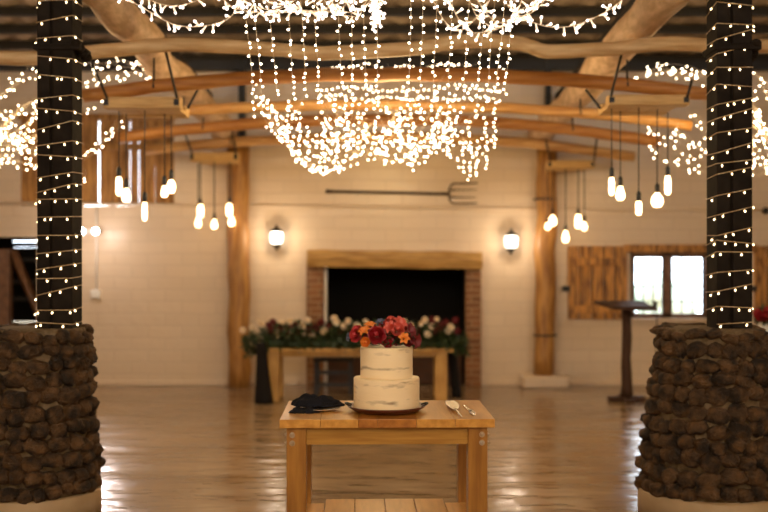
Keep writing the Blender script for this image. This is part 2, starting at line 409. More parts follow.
zb3 = hangboard(190, 238, 152, 161, 12.45, .5, 'small wooden light board near back wall, beside left post', [(184, 131, 192, 153, -.1), (232, 131, 236, 153, -.1)])
zb4 = hangboard(548, 595, 160.5, 168, 12.45, .5, 'small wooden light board near back wall, beside right post', [(597, 137, 594, 161, -.1), (546, 140, 550, 161, -.1)])
def pendant(x, y, hh, ww, shape, d, zb, lab, grp):
    c = at(x, y, d); h = hh*d/F; w = ww*d/F
    t = thing('pendant_lamp', lab, 'lamp', (c.x, c.y, c.z-h/2), grp)
    top = c.z+h/2
    bm = B(); tube(bm, [(c.x, c.y, zb+.002), (c.x, c.y, zb-.06), (c.x, c.y, top+.06)], .0045*d/8, 6); obj('cord', bm, M['cable'], t)
    bm = B(); lathe(bm, (c.x, c.y, top), [(.014, -.012), (.019, 0), (.019, .055), (.008, .075)], 14); obj('socket', bm, M['cable'], t)
    bm = B()
    if shape == 'tube': pr = [(.001, -.5), (.6, -.47), (.95, -.38), (1, -.2), (1, .25), (.75, .42), (.45, .5)]
    elif shape == 'pear': pr = [(.001, -.5), (.6, -.47), (.92, -.36), (1, -.2), (.93, 0), (.7, .2), (.5, .38), (.42, .5)]
    else: pr = [(.001, -.5), (.55, -.46), (.9, -.3), (1, -.1), (.93, .12), (.65, .3), (.4, .4), (.36, .5)]
    lathe(bm, c, [(r*w/2, z*h) for r, z in pr], 18); obj('bulb', bm, M['bulb'], t)
g = 'pendant bulbs under the hanging boards'
pend = [
 (611.6, 186, 19, 5.5, 'tube', 8.35, zb2, 'tube bulb pendant, leftmost under the right front board'),
 (620.3, 193, 15, 9, 'pear', 8.5, zb2, 'pear bulb pendant beside the leftmost tube bulb, right front board'),
 (638.7, 208, 15, 6, 'tube', 8.3, zb2, 'small tube bulb, lowest of those under the right front board'),
 (657.2, 200, 15, 12, 'globe', 8.4, zb2, 'round globe bulb pendant under the right front board'),
 (667.8, 185, 20, 6, 'tube', 8.6, zb2, 'tube bulb pendant, rightmost under the right front board'),
 (119, 186, 20, 6, 'tube', 8.35, zb1, 'tube bulb pendant, leftmost under the left front board'),
 (126.2, 195, 15, 8.5, 'pear', 8.5, zb1, 'pear bulb pendant next to the leftmost tube bulb, left front board'),
 (144.7, 211, 20, 5, 'tube', 8.3, zb1, 'slim tube bulb, lowest of those under the left front board'),
 (164.5, 191, 13, 7, 'pear', 8.5, zb1, 'small pear bulb just left of the bright round one, left front board'),
 (171.3, 186, 15, 8.5, 'globe', 8.6, zb1, 'bright round bulb, rightmost under the left front board'),
 (200.5, 211, 13, 6, 'tube', 12.65, zb3, 'tube bulb, upper left one under the small left board'),
 (198.2, 222, 11, 6, 'pear', 12.8, zb3, 'pear bulb, lower left one under the small left board'),
 (214.3, 224, 10, 6, 'pear', 12.6, zb3, 'pear bulb, middle and lowest under the small left board'),
 (229.3, 210, 13, 6, 'tube', 12.65, zb3, 'tube bulb, upper right one under the small left board'),
 (231.5, 221, 10, 6.5, 'pear', 12.8, zb3, 'pear bulb, lower right one under the small left board'),
 (547.8, 226, 8, 5.5, 'globe', 12.6, zb4, 'little bulb, leftmost under the small right board'),
 (552.6, 220.5, 11, 7.5, 'globe', 12.7, zb4, 'round bulb against the post under the small right board'),
 (565.6, 236.5, 12, 6.5, 'pear', 12.6, zb4, 'pear bulb, lowest under the small right board'),
 (578.3, 221.5, 14, 6, 'tube', 12.7, zb4, 'tube bulb under the small right board, right of the lowest one'),
 (584.3, 226, 9, 5.5, 'pear', 12.8, zb4, 'small bulb, rightmost under the small right board')]
for p in pend: pendant(*p, g)

# ---------------------------------------------------------------- pillars on stone piers
def pier(cx, d, side):
    z0, z1 = .172, 1.155; rb, rt = (.378, .312) if side == 'left' else (.412, .298)
    t = thing('stone_pier', 'round tapering pier of brown rough stones at the %s edge, carrying the %s pillar' % (side, side), 'pier', (cx, d, 0))
    bm = B(); lathe(bm, (cx, d, 0), [(rb+.022, 0), (rb+.020, z0-.008), (rb+.012, z0), (.001, z0)], 64); obj('plinth', bm, M['plinth'], t)
    bm = B(); lathe(bm, (cx, d, 0), [(rb-.03, z0), ((rb+rt)/2-.025, (z0+z1)/2), (rt-.012, z1-.03), (rt-.002, z1-.012), (rt-.012, z1+.006), (.001, z1+.006)], 64); obj('mortar_core', bm, M['mortar'], t)
    bm = B(); z = z0; row = 0
    while z < z1-.02:
        h = random.uniform(.078, .105)
        if z+h > z1: h = z1-z
        f = (z+h/2-z0)/(z1-z0); R = rb+(rt-rb)*f
        a = random.random(); end = a+2*PI
        while a < end-.1:
            w = random.uniform(.085, .165); da = w*.90/R
            am = a+da/2; hs = h*random.uniform(1.0, 1.35)
            vs = ball(bm, (0, 0, 0), 1, 3); w *= 1.06
            sd = Vector((random.random()*50, random.random()*50, random.random()*50))
            ro = Matrix.Rotation(am, 3, 'Z') @ Matrix.Rotation(random.uniform(-.25, .25), 3, 'X')
            dep = random.uniform(.05, .09); zz = z+h/2+random.uniform(-.02, .02)
            ct = Vector((cx+math.cos(am)*(R-.03), d+math.sin(am)*(R-.03), zz))
            for v in vs:
                p = v.co.normalized()
                q = Vector([math.copysign(abs(k)**.86, k) for k in p]); 
                s = 1+.24*noise.noise(p*1.5+sd)+.14*noise.noise(p*4+sd)+.10*noise.noise(p*9+sd)
                p = q*s*.92
                v.co = ct+ro @ Vector((p.x*dep, p.y*w/2, p.z*hs/2))
            a += da*1.0
        z += h; row += 1
    obj('stonework', bm, M['stone'], t)
def pillar(cx, d, side):
    t = thing('pillar', 'dark square pillar wound with fairy lights, %s side' % side, 'pillar', (cx, d, 1.155))
    hw = .107
    bm = B(); top = roofz(d)-.2
    box(bm, (cx-hw, d-hw, 1.155), (cx-.008-.02, d+hw, top), bev=.006); box(bm, (cx+.008-.02, d-hw, 1.155), (cx+hw, d+hw, top), bev=.006)
    box(bm, (cx-.05, d-hw+.02, 1.16), (cx+.05, d+hw-.02, top-.01))
    obj('shaft', bm, M['pillar'], t)
    zc = at(0, 50, d).z
    bm = B(); box(bm, (cx-hw-.02, d-hw-.02, zc-.02), (cx+hw+.05, d+hw+.02, zc+.015), bev=.005)
    for k in range(4):
        ball(bm, (cx+hw+.02+.02*k*(.4), d-hw+.05*k, zc+.02-.02*k), .035, 2, (1, 1, .8))
    obj('clamp', bm, M['pillar'], t)
PD = 6.55
pier(at(34.5, 0, PD).x, PD, 'left'); pier(at(710, 0, PD).x, PD, 'right')
PX = {'left': -1.990, 'right': 2.119}
for s in PX: pillar(PX[s], PD, s)

# fairy lights -------------------------------------------------
def meshof(name, bm, mats):
    bmesh.ops.recalc_face_normals(bm, faces=bm.faces[:])
    me = bpy.data.meshes.new(name); bm.to_mesh(me); bm.free()
    for m in mats: me.materials.append(m)
    return me
bm = B(); ball(bm, (0, 0, -.010), .0057, 2, (1, 1, 1.15)); tube(bm, [(0, 0, 0), (0, 0, -.006)], .003, 6, mi=1)
for f in bm.faces: pass
me_far = meshof('far_lamp', bm, [M['led'], M['cordw']])
bm = B(); ball(bm, (0, 0, -.033), .0052, 2, (1, 1, 1.2)); tube(bm, [(0, 0, 0), (0, 0, -.014), (0, 0, -.028)], [.0022, .0036, .0046], 8, mi=1)
me_near = meshof('near_lamp', bm, [M['ledn'], M['cap']])
bm = B(); ball(bm, (0, 0, -.018), .0046, 2, (1, 1, 1.5)); tube(bm, [(0, 0, 0), (0, 0, -.012)], [.002, .0045], 6, mi=1)
me_pil = meshof('pillar_lamp', bm, [M['ledp'], M['cordy']])
def lamps(parent, me, items, off=0):
    org = ORG[parent.name]
    for p, dr in items:
        p = p+dr*random.random()*off
        o = bpy.data.objects.new('bulb', me); C.objects.link(o); o.parent = parent; o.location = p-org
        o.rotation_mode = 'QUATERNION'; o.rotation_quaternion = Vector((0, 0, -1)).rotation_difference(dr)
def resample(pts, step, jit=.25):
    pts = [Vector(p) for p in pts]; L = [0]
    for a, b in zip(pts, pts[1:]): L.append(L[-1]+(b-a).length)
    s = step*.5; out = []
    while s < L[-1]:
        i = max(k for k in range(len(L)) if L[k] <= s)
        i = min(i, len(pts)-2); f = (s-L[i])/max(1e-6, L[i+1]-L[i])
        out.append((pts[i].lerp(pts[i+1], f), (pts[i+1]-pts[i]).normalized()))
        s += step*random.uniform(1-jit, 1+jit)
    return out
def rdir(down=.6):
    v = Vector((random.gauss(0, 1), random.gauss(0, 1)*.7, random.gauss(0, .8)-down)); return v.normalized()
def smooth(pts, n=6):
    pts = [Vector(p) for p in pts]; out = []
    for i in range(len(pts)-1):
        p0 = pts[max(0, i-1)]; p1 = pts[i]; p2 = pts[i+1]; p3 = pts[min(len(pts)-1, i+2)]
        for k in range(n):
            u = k/n
            out.append(.5*((2*p1)+(p2-p0)*u+(2*p0-5*p1+4*p2-p3)*u*u+(3*p1-p0-3*p2+p3)*u**3))
    out.append(pts[-1]); return out
def string(pts, me, step, wr, wm, lab, grp, down=.6, dense=None, off=0):
    pts = smooth(pts)
    t = thing('fairy_light_string', lab, 'fairy lights', pts[0], grp)
    bm = B(); tube(bm, pts, wr, 4, cap=False); obj('wire', bm, wm, t)
    it = resample(pts, step)
    if dense:
        it = [q for q in it if random.random() < dense(q[0])]
    lamps(t, me, [(p, rdir(down)) for p, _ in it[:100]], off)
    return t
# wound strings on the pillars
for side, cx in PX.items():
    hw = .110
    t = thing('fairy_light_string', 'warm fairy light string wound round the %s dark pillar' % side, 'fairy lights', (cx, PD, 1.2))
    z = 1.19; pts = []; items = []; k = 0
    while z < 3.3:
        rise = random.uniform(.055, .13)
        tl = random.uniform(-.5, .9)
        cor = [(-1, -1), (1, -1), (1, 1), (-1, 1)]
        zz = [z-tl*.03, z+tl*.035+.008, z+tl*.035+.016, z+rise*.75]
        for (a, b), q in zip(cor, zz): pts.append(Vector((cx+a*hw, PD+b*hw, q)))
        # lamps on the camera-facing run and the corners
        n = random.choice((2, 2, 3)); 
        for i in range(n):
            u = (i+random.uniform(.15, .85))/n
            p = Vector((cx-hw, PD-hw-.003, zz[0])).lerp(Vector((cx+hw, PD-hw-.003, zz[1])), u)
            items.append((p, Vector((random.uniform(-.5, .5), -.35, -1)).normalized()))
        if random.random() < .8: items.append((Vector((cx-hw-.002, PD-hw*random.uniform(.2, .9), zz[0]-.01)), Vector((-.5, 0, -1)).normalized()))
        if random.random() < .8: items.append((Vector((cx+hw+.002, PD-hw*random.uniform(.2, .9), zz[1]+.01)), Vector((.5, 0, -1)).normalized()))
        z += rise
    bm = B(); tube(bm, pts, .0022, 5); obj('wire', bm, M['cordy'], t)
    lamps(t, me_pil, items[:100])

# near garlands along the top
near = [
 ([(112, -12), (128, -1), (150, 12), (176, 25), (204, 26), (226, 20), (238, 8), (248, -8)], 4.6),
 ([(132, -12), (150, 0), (172, 6), (196, 1), (206, -10)], 4.7),
 ([(214, -10), (228, 4), (238, 9), (262, 13), (290, 12), (314, 13), (330, 5), (338, -10)], 4.6),
 ([(236, -10), (250, 4), (272, 10), (284, 4), (300, -10)], 4.8),
 ([(280, -10), (296, 8), (318, 11), (340, 9), (352, -4), (356, -14)], 4.5),
 ([(318, -10), (328, 4), (346, 12), (362, 10), (372, -2), (378, -12)], 4.7),
 ([(418, -12), (432, -1), (440, 14), (450, 27), (462, 30), (478, 16), (488, 3), (494, -10)], 4.6),
 ([(440, -12), (450, 2), (460, 22), (468, 28), (474, 33), (494, 30), (516, 20), (534, 8), (545, -10)], 4.5),
 ([(466, -10), (478, 18), (498, 27), (514, 18), (524, -6)], 4.8),
 ([(498, -10), (508, 6), (520, 17), (545, 26), (565, 27), (582, 23), (600, 15), (616, 5), (634, -10)], 4.6),
 ([(505, -10), (514, 8), (522, 16), (538, 8), (550, -10)], 4.7),
 ([(258, -10), (268, 2), (292, 6), (308, 12), (330, 8), (350, -2), (360, -14)], 4.4),
 ([(230, -12), (244, 6), (256, 12), (280, 9), (306, -8)], 4.9),
 ([(306, -12), (318, 8), (340, 14), (358, 16), (366, 2), (374, -12)], 4.9),
 ([(470, -12), (484, 10), (496, 22), (508, 20), (520, 10), (540, 2), (556, -12)], 4.4),
]
for pts, d in near:
    string([at(x, y, d+.05*math.sin(i)) for i, (x, y) in enumerate(pts)], me_near, .026, .0022, M['cordw'], 'bright close garland of capped fairy lights looping along the top of the view', 'close fairy light garlands at the top', .5)
for k, ox in enumerate((-3, 1, 4)):
    string([at(377+ox, -12, 4.6), at(376+ox*.7, 10, 4.6), at(375+ox, 29-k*2, 4.6)], me_near, .010, .002, M['cordw'], 'short bunched end of fairy lights hanging above the cake', 'bunched fairy light ends above the cake', .2)

# hanging strands that fall from the garlands
for i, x in enumerate([243, 252, 268, 286, 300, 314, 338, 350, 364, 377, 411, 423, 437, 453, 470, 485, 496, 505, 515]):
    d = 5.6+random.uniform(-.3, .3); fan = (384-x)*.05
    yb = random.uniform(95, 125)
    pts = [at(x, -6, d), at(x+fan*.6+random.uniform(-1, 1), 30, d+.2), at(x+fan*1.2, 70, d+.5), at(x+fan*1.6, yb, d+.8)]
    string(pts, me_far, .066, .0013, M['cordw'], 'thin fairy light strand hanging straight down in the central curtain', 'straight hanging strands of the central light curtain', .3)
# deeper swags of the central canopy
def yout(x):
    T = [(248, 70), (256, 100), (266, 125), (280, 142), (300, 158), (325, 174), (345, 170), (365, 158), (385, 166), (400, 158), (415, 168), (430, 150), (450, 148), (465, 172), (480, 176), (492, 160), (500, 132), (507, 95)]
    for (a, b), (c, e) in zip(T, T[1:]):
        if a <= x <= c: return b+(e-b)*(x-a)/(c-a)
    return 80
gl = 'scalloped swags of the central light canopy'
lab = 'blurred fairy light swag scalloped low in the central light canopy'
for k in range(46):
    w = random.choice((random.uniform(24, 50), random.uniform(60, 120)))
    xa = random.uniform(250, 505-w); xb = xa+w; xm = (xa+xb)/2+random.uniform(-.15, .15)*w
    f = random.choice((1, 1, .97, .93, .86))
    yb = yout(xm)*f; top = max(62, yb-w*random.uniform(.35, .7)-12)
    d = random.uniform(7.6, 9.2)
    ya = min(top+random.uniform(-6, 6), yout(xa)-8); ye = min(top+random.uniform(-6, 6), yout(xb)-8)
    q = lambda u, a, b: a+(b-a)*u
    pts = [at(xa, ya, d), at(q(.5, xa, xm), min(ya+(yb-ya)*.72, yout(q(.5, xa, xm))), d+.05), at(xm, yb, d+.1), at(q(.5, xm, xb), min(ye+(yb-ye)*.72, yout(q(.5, xm, xb))), d+.05), at(xb, ye, d)]
    string(pts, me_far, .076, .0010, M['cordw'], lab, gl, .4, off=.035)
# tight hanging ends (vertical clumps) in the canopy
for x, y0, y1 in ((325, 120, 176), (338, 130, 172), (346, 110, 160), (376, 122, 156), (385, 140, 167), (399, 110, 150), (414, 125, 168), (433, 118, 150), (440, 120, 148), (446, 130, 156), (452, 120, 150), (463, 140, 174), (470, 130, 180), (477, 140, 178), (486, 120, 168), (495, 100, 150), (300, 110, 158), (288, 100, 148)):
    d = random.uniform(8, 9)
    string([at(x, y0, d), at(x+random.uniform(-2, 2), (y0+y1)/2, d), at(x+random.uniform(-2, 2), y1, d)], me_far, .036, .001, M['cordw'], 'short dangling end of lights below the central canopy swags', 'dangling ends of the central light canopy', .3)
for yy in (66, 88, 98):
    a, b = (330, 476) if yy < 70 else (318, 500)
    pts = [at(a+(b-a)*i/8, yy+random.uniform(-3, 3), 9.6) for i in range(9)]
    string(pts, me_far, .045, .001, M['cordw'], 'level row of fairy lights crossing behind the central curtain', 'level rows behind the central light curtain', .2)
# side canopies
gs = {'left': 'fairy light swags around the left pillar', 'right': 'fairy light swags around the right pillar'}
def side(lines, sidename, d0):
    for pts, n in lines:
        for k in range(n):
            d = d0+random.uniform(-.5, .5); j = 6 if n > 1 else 1
            string([at(x+random.uniform(-j, j), y+random.uniform(-j, j), d) for x, y in pts], me_far, .075, .001, M['cordw'],
                   'blurred fairy light swag hanging around the %s pillar' % sidename, gs[sidename], .4, off=.05)
side([([(-30, 110), (0, 100), (18, 80), (34, 64)], 3), ([(-30, 150), (0, 128), (20, 112), (36, 96)], 3),
      ([(-20, 120), (0, 132), (20, 140), (40, 138)], 4), ([(-20, 150), (0, 158), (18, 164), (40, 168)], 4), ([(-20, 100), (0, 120), (14, 142), (38, 158)], 3),
      ([(82, 62), (100, 60), (122, 62), (140, 68), (146, 78)], 4), ([(82, 84), (100, 78), (120, 74), (140, 66)], 3), ([(82, 108), (90, 106), (98, 98)], 2),
      ([(82, 158), (94, 148), (106, 136), (121, 119)], 3), ([(78, 182), (84, 178), (86, 170)], 1), ([(36, 150), (60, 160), (82, 156)], 1), ([(-20, 138), (6, 140), (24, 128), (38, 110)], 4), ([(-10, 160), (10, 148), (30, 150), (60, 146)], 3)], 'left', 9.2)
side([([(634, 77), (650, 70), (672, 68), (690, 72), (706, 80)], 4), ([(655, 68), (680, 74), (707, 70)], 2), ([(692, 100), (700, 96), (707, 92)], 2),
      ([(641, 128), (655, 136), (672, 148), (690, 158), (707, 164)], 2), ([(648, 145), (662, 156), (680, 168), (706, 173)], 2), ([(672, 128), (685, 140), (697, 150), (708, 152)], 4), ([(692, 108), (698, 122), (708, 138)], 2),
      ([(750, 75), (760, 86), (775, 100)], 2), ([(750, 88), (756, 120), (768, 150), (785, 160)], 4), ([(752, 110), (760, 130), (775, 138)], 4), ([(751, 140), (760, 160), (775, 172)], 4), ([(750, 165), (758, 172), (775, 160)], 2), ([(708, 90), (730, 120), (752, 150)], 1)], 'right', 9.2)

# ---------------------------------------------------------------- back wall features
# upper left barn window with gappy planks
def frame_box(bm, a, b, z0, z1, y0, y1, w):
    box(bm, (a, y0, z0), (a+w, y1, z1)); box(bm, (b-w, y0, z0), (b, y1, z1)); box(bm, (a, y0, z1-w), (b, y1, z1)); box(bm, (a, y0, z0), (b, y1, z0+w))
bm = B(); a, b, z0, z1 = openings[0]
cuts = [20, 36, 52, 66, 81, 97.5, 98.7, 112, 128.9, 129.5, 137.6, 138.2, 154.2, 154.6, 174]
gaps = {(97.5, 98.7): 118, (128.9, 129.5): 118, (137.6, 138.2): 134, (154.2, 154.6): 165}
for u, v in zip(cuts, cuts[1:]):
    if (u, v) in gaps:
        if gaps[(u, v)] > 118: box(bm, (WX(u), WY+.04, WZ(gaps[(u, v)])), (WX(v), WY+.07, z1))
        continue
    e = random.uniform(-.006, .006)
    box(bm, (WX(u)+.003, WY+.03+e, z0+.028), (WX(v)-.0005, WY+.07+e, z1), bev=.002)
for a_, b_ in ((20, 83), (108, 115), (158, 174)):
    box(bm, (WX(a_), WY+.04, z0), (WX(b_), WY+.07, z0+.05))
box(bm, (a, WY-.02, WZ(150)), (b, WY+.03, WZ(144)))
o = struct('window_1', bm, M['plank'])
bm = B()
for yy in (118, ):
    box(bm, (a-.03, WY-.03, z1-.02), (b+.03, WY+.05, z1+.05))
struct('window_2', bm, M['plank']).name = 'trim_40'
# dark slatted opening at far left
bm = B(); a, b, z0, z1 = openings[1]
yb = WY+.9
SZ_ = lambda y: at(0, y, yb).z
edges = [z0, SZ_(322.3), SZ_(321.7), SZ_(247.4), SZ_(247.1), SZ_(241.8), SZ_(241.0), z1+.1]
for i in (0, 2, 4, 6): box(bm, (a-.9, yb, edges[i]), (b+.3, yb+.03, edges[i+1]))
box(bm, (a-.9, WY+.35, z0), (a-.8, yb, z1+.3)); box(bm, (b+.25, WY+.35, z0), (b+.35, yb+.03, z1+.3)); box(bm, (a-.9, WY+.35, z1+.02), (b+.35, yb+.03, z1+.1))
box(bm, (a-.9, yb-.03, 0), (at(13, 0, yb).x, yb, z1))
struct('door_1', bm, M['nearblack'])
t = thing('braced_post', 'brown post with a diagonal brace standing in the dark opening at the far left', 'post', (WX(2), WY+.2, 0))
bm = B(); box(bm, (WX(-8), WY+.12, 0), (WX(5), WY+.28, WZ(249)), bev=.01); obj('post', bm, M['darkwood'], t)
bm = B(); p = Vector((WX(7), WY+.2, WZ(251))); q = Vector((WX(33), WY+.2, WZ(312))); q2 = q+(q-p)*.75
tube(bm, [p, q2], .06, 4); obj('brace', bm, M['darkwood'], t)
bm = B(); 
for yy in (262, 285, 303): box(bm, (a-.05, WY+.55, WZ(yy)), (b+.05, WY+.6, WZ(yy)+.05))
obj('rail', bm, M['black_wood'], t)
# right window
a, b, z0, z1 = openings[3]
wf = B(); yf0, yf1 = WY+.03, WY+.11
bars = [630, 667.5, 708.5, 748]
frame_box(wf, a, b, z0, z1, yf0, yf1, .055)
for x in bars[1:-1]: box(wf, (WX(x)-.035, yf0, z0), (WX(x)+.045, yf1, z1))
struct('window_3', wf, M['darkwood'])
bm = B()
for u, v in ((634.5, 664.5), (672, 705), (712, 744)):
    x0, x1 = WX(u), WX(v); frame_box(bm, x0-.004, x1+.004, WZ(317)+.02, WZ(256), yf0+.02, yf0+.05, .022)
    for k in (1, 2): xx = x0+(x1-x0)*k/3; box(bm, (xx-.008, yf0+.03, z0+.05), (xx+.008, yf0+.042, z1-.05))
    for k in (1, 2, 3): zz = WZ(317)+(WZ(256)-WZ(317))*k/4; box(bm, (x0, yf0+.03, zz-.007), (x1, yf0+.042, zz+.007))
o = obj('window_bars', bm, M['iron']); o['kind'] = 'structure'; o.parent = bpy.data.objects['window_3']
bm = B(); box(bm, (a+.03, yf0+.06, z0+.03), (b-.03, yf0+.066, z1-.03)); o = obj('window_glass', bm, M['glass']); o.parent = bpy.data.objects['window_3']
bm = B(); box(bm, (WX(624), WY-.07, WZ(252.5)), (WX(756), WY+.02, WZ(244.5)), bev=.008); struct('trim_41', bm, M['shutter'])
bm = B(); box(bm, (WX(629), WY-.05, WZ(321.5)), (WX(750), WY+.12, WZ(318)), bev=.008); struct('trim_42', bm, M['wall'])
def shutter(xa, xb, ya, yb, lab):
    t = thing('shutter', lab, 'shutter', (WX((xa+xb)/2), WY-.04, WZ(yb)))
    bm = B(); n = 5; e = [xa+(xb-xa)*i/n+random.uniform(-1, 1)*(0 < i < n) for i in range(n+1)]
    for i in range(n): box(bm, (WX(e[i])+.007, WY-.045+random.uniform(-.003, .003), WZ(yb)), (WX(e[i+1])-.007, WY-.01, WZ(ya)), bev=.004)
    obj('plank_panel', bm, M['shutter'], t)
    for yy in (ya+12, yb-14):
        bm = B(); box(bm, (WX(xa)+.03, WY-.075, WZ(yy+8)), (WX(xb)-.02, WY-.042, WZ(yy)), bev=.004); obj('batten', bm, M['shutter'], t)
    bm = B(); box(bm, (WX(xa)-.06, WY-.06, WZ(291)), (WX(xa)+.03, WY, WZ(286))); obj('latch', bm, M['iron'], t)
shutter(567, 627, 246, 319, 'open plank shutter on the left of the paned window')
shutter(753, 812, 246, 318, 'open plank shutter on the right of the paned window, beyond the pillar')
# pale foliage outside the window
bm = B()
for i in range(26):
    x = random.uniform(2.6, 6.5); z = random.uniform(.4, 1.6); ball(bm, (x, 17.5+random.random(), z-.5), random.uniform(.2, .4), 2)
M['hedge'] = mat('pale_hedge', (.40, .46, .36), .8, (.55, .60, .5), (5, 5, 5), 3)
tag(obj('hedge', bm, M['hedge']), 'pale leafy growth seen through the paned window', 'hedge')
bm = B(); box(bm, (-14, 14.4, -.25), (14, 30, -.2)); struct('ground', bm, M['plinth'])

# lanterns
def lantern(x, y, lab):
    c = Vector((WX(x), WY-.14, WZ(y)))
    t = thing('wall_lantern', lab, 'lantern', (c.x, c.y, c.z-.15))
    bm = B(); lathe(bm, c, [(.001, -.085), (.062, -.08), (.075, -.04), (.078, .03), (.07, .065), (.001, .07)], 20); obj('glass_shade', bm, M['lampglass'], t)
    bm = B(); lathe(bm, c, [(.082, .066), (.08, .075), (.055, .10), (.03, .115), (.016, .125), (.022, .14), (.001, .16)], 16)
    obj('cap', bm, M['iron'], t)
    bm = B(); lathe(bm, c, [(.001, -.15), (.014, -.14), (.02, -.12), (.05, -.10), (.068, -.082), (.06, -.078)], 16); obj('base', bm, M['iron'], t)
    bm = B(); tube(bm, smooth([(c.x, WY, c.z-.06), (c.x, WY-.05, c.z-.15), (c.x, WY-.12, c.z-.15), c+Vector((0, 0, -.12))]), .009, 6); box(bm, (c.x-.035, WY-.015, c.z-.12), (c.x+.035, WY, c.z+.0)); obj('bracket', bm, M['iron'], t)
    for k in range(4):
        an = PI/4+k*PI/2; bm = B()
        tube(bm, [c+Vector((math.cos(an)*.07, math.sin(an)*.07, -.08)), c+Vector((math.cos(an)*.082, math.sin(an)*.082, .0)), c+Vector((math.cos(an)*.076, math.sin(an)*.076, .066))], .003, 4); obj('cage_bar', bm, M['iron'], t)
lantern(277.5, 237.5, 'small lit black wall lantern left of the fireplace')
lantern(510, 241.5, 'small lit black wall lantern right of the fireplace')
# pitchfork
p0 = Vector((WX(326), WY-.05, WZ(191.5))); p1 = Vector((WX(449), WY-.05, WZ(194)))
t = thing('pitchfork', 'old pitchfork with four tines hung level above the fireplace', 'pitchfork', (WX(400), WY-.05, WZ(193)))
bm = B(); tube(bm, [p0, p0+(p1-p0)*.04, p0+(p1-p0)*.06, p1], [.024, .024, .018, .017], 8); obj('handle', bm, M['rust'], t)
bm = B(); x = WX(449); zc = WZ(194)
tube(bm, smooth([(x, WY-.05, zc+.0), (x+.0, WY-.05, zc+.06), (x+.04, WY-.05, zc+.12), (x+.12, WY-.055, zc+.125), (WX(477), WY-.06, zc+.13)]), [.010]*24+[.005], 6)
tube(bm, smooth([(x, WY-.05, zc+.0), (x+.0, WY-.05, zc-.06), (x+.04, WY-.05, zc-.115), (x+.12, WY-.055, zc-.12), (WX(477), WY-.06, zc-.115)]), [.010]*24+[.005], 6)
for dz in (-.042, .046): tube(bm, [(x, WY-.05, zc+dz), (x+.12, WY-.055, zc+dz*1.05), (WX(476), WY-.06, zc+dz*1.1)], [.009, .008, .004], 6)
obj('tines', bm, M['rust'], t)
for q in (.25, .85):
    bm = B(); pp = p0.lerp(p1, q); tube(bm, [(pp.x, WY, pp.z-.03), (pp.x, WY-.07, pp.z-.03)], .006, 6); obj('nail', bm, M['iron'], t)
# conduit with junction box and twin flood
t = thing('wall_conduit', 'white vertical conduit with junction box on the back wall near the left pillar', 'conduit', (WX(97), WY-.02, WZ(300)))
bm = B(); tube(bm, [(WX(97), WY-.015, WZ(208)), (WX(97), WY-.015, WZ(292))], .013, 8); obj('pipe', bm, M['white_plastic'], t)
bm = B(); box(bm, (WX(91.5), WY-.06, WZ(298)), (WX(101), WY, WZ(290)), bev=.01); obj('junction_box', bm, M['white_plastic'], t)
t = thing('twin_spotlight', 'lit twin-head emergency spotlight on the back wall beside the left pillar', 'spotlight', (WX(91), WY-.1, WZ(236)))
bm = B(); box(bm, (WX(86), WY-.07, WZ(234)), (WX(96), WY, WZ(229)), bev=.01); obj('housing', bm, M['white_plastic'], t)
for x in (84.5, 98.5):
    c = Vector((WX(x), WY-.13, WZ(231.5)))
    bm = B(); tube(bm, [c+Vector((0, .08, 0)), c+Vector((0, .04, 0)), c], [.02, .04, .045], 14); obj('lamp_head', bm, M['white_plastic'], t)
    bm = B(); ball(bm, c+Vector((0, -.01, 0)), .032, 2, (1, .5, 1)); obj('lens', bm, M['flood'], t)
# security camera
t = thing('security_camera', 'tiny black security camera on the wall right of the pillar', 'camera', (WX(762), WY-.1, WZ(215)))
bm = B(); ball(bm, (WX(763), WY-.1, WZ(211)), .045, 2); obj('camera_body', bm, M['iron'], t)
bm = B(); tube(bm, [(WX(763), WY, WZ(211)), (WX(763), WY-.09, WZ(211))], .015, 8); obj('mount', bm, M['white_plastic'], t)

# ---------------------------------------------------------------- lectern
LD = 11.75
c = at(626.5, 256, LD)
t = thing('lectern', 'dark timber lectern with a flat slanted top in front of the plank shutter', 'lectern', (c.x, LD, 0))
bm = B(); box(bm, (c.x-.20, LD-.07, 0), (c.x+.20, LD+.07, .055), bev=.01); box(bm, (c.x-.06, LD-.2, 0), (c.x+.06, LD+.2, .05), bev=.01); obj('foot', bm, M['lectern'], t)
bm = B(); zt = at(0, 305, LD).z
tube(bm, [Vector((c.x+.004*math.sin(i*1.3), LD, .05+(zt-.08)*i/9)) for i in range(10)], [.07, .06, .055, .056, .052, .054, .055, .052, .052, .058], 10, wob=.1); obj('post', bm, M['lectern'], t)
bm = B()
cr = [(594, 301.5, LD-.12), (613, 307.5, LD-.42), (658, 309.0, LD-.30), (640, 301.5, LD+.1)]
top = [bm.verts.new(at(x, y, d)+Vector((0, 0, .012))) for x, y, d in cr]; bot = [bm.verts.new(v.co-Vector((0, 0, .035))) for v in top]
bm.faces.new(top); bm.faces.new(bot[::-1])
for i in range(4): bm.faces.new((top[i], bot[i], bot[(i+1) % 4], top[(i+1) % 4]))
obj('reading_board', bm, M['lectern'], t)
mc = at(655, 306.5, LD-.28)
t = thing('microphone', 'small black microphone with a hanging cable clipped at the right of the lectern top', 'microphone', mc)
bm = B(); ball(bm, mc+Vector((.005, 0, .02)), .028, 2); tube(bm, [mc+Vector((.005, 0, .01)), mc+Vector((-.05, .0, -.012))], .012, 8); obj('mic_head', bm, M['cable'], t)
bm = B(); tube(bm, smooth([mc+Vector((.01, 0, 0)), mc+Vector((.02, 0, -.15)), mc+Vector((.015, .02, -.6)), Vector((mc.x+.02, mc.y, .01)), Vector((mc.x+.2, mc.y+.05, .008))]), .006, 6); obj('cable', bm, M['cable'], t)

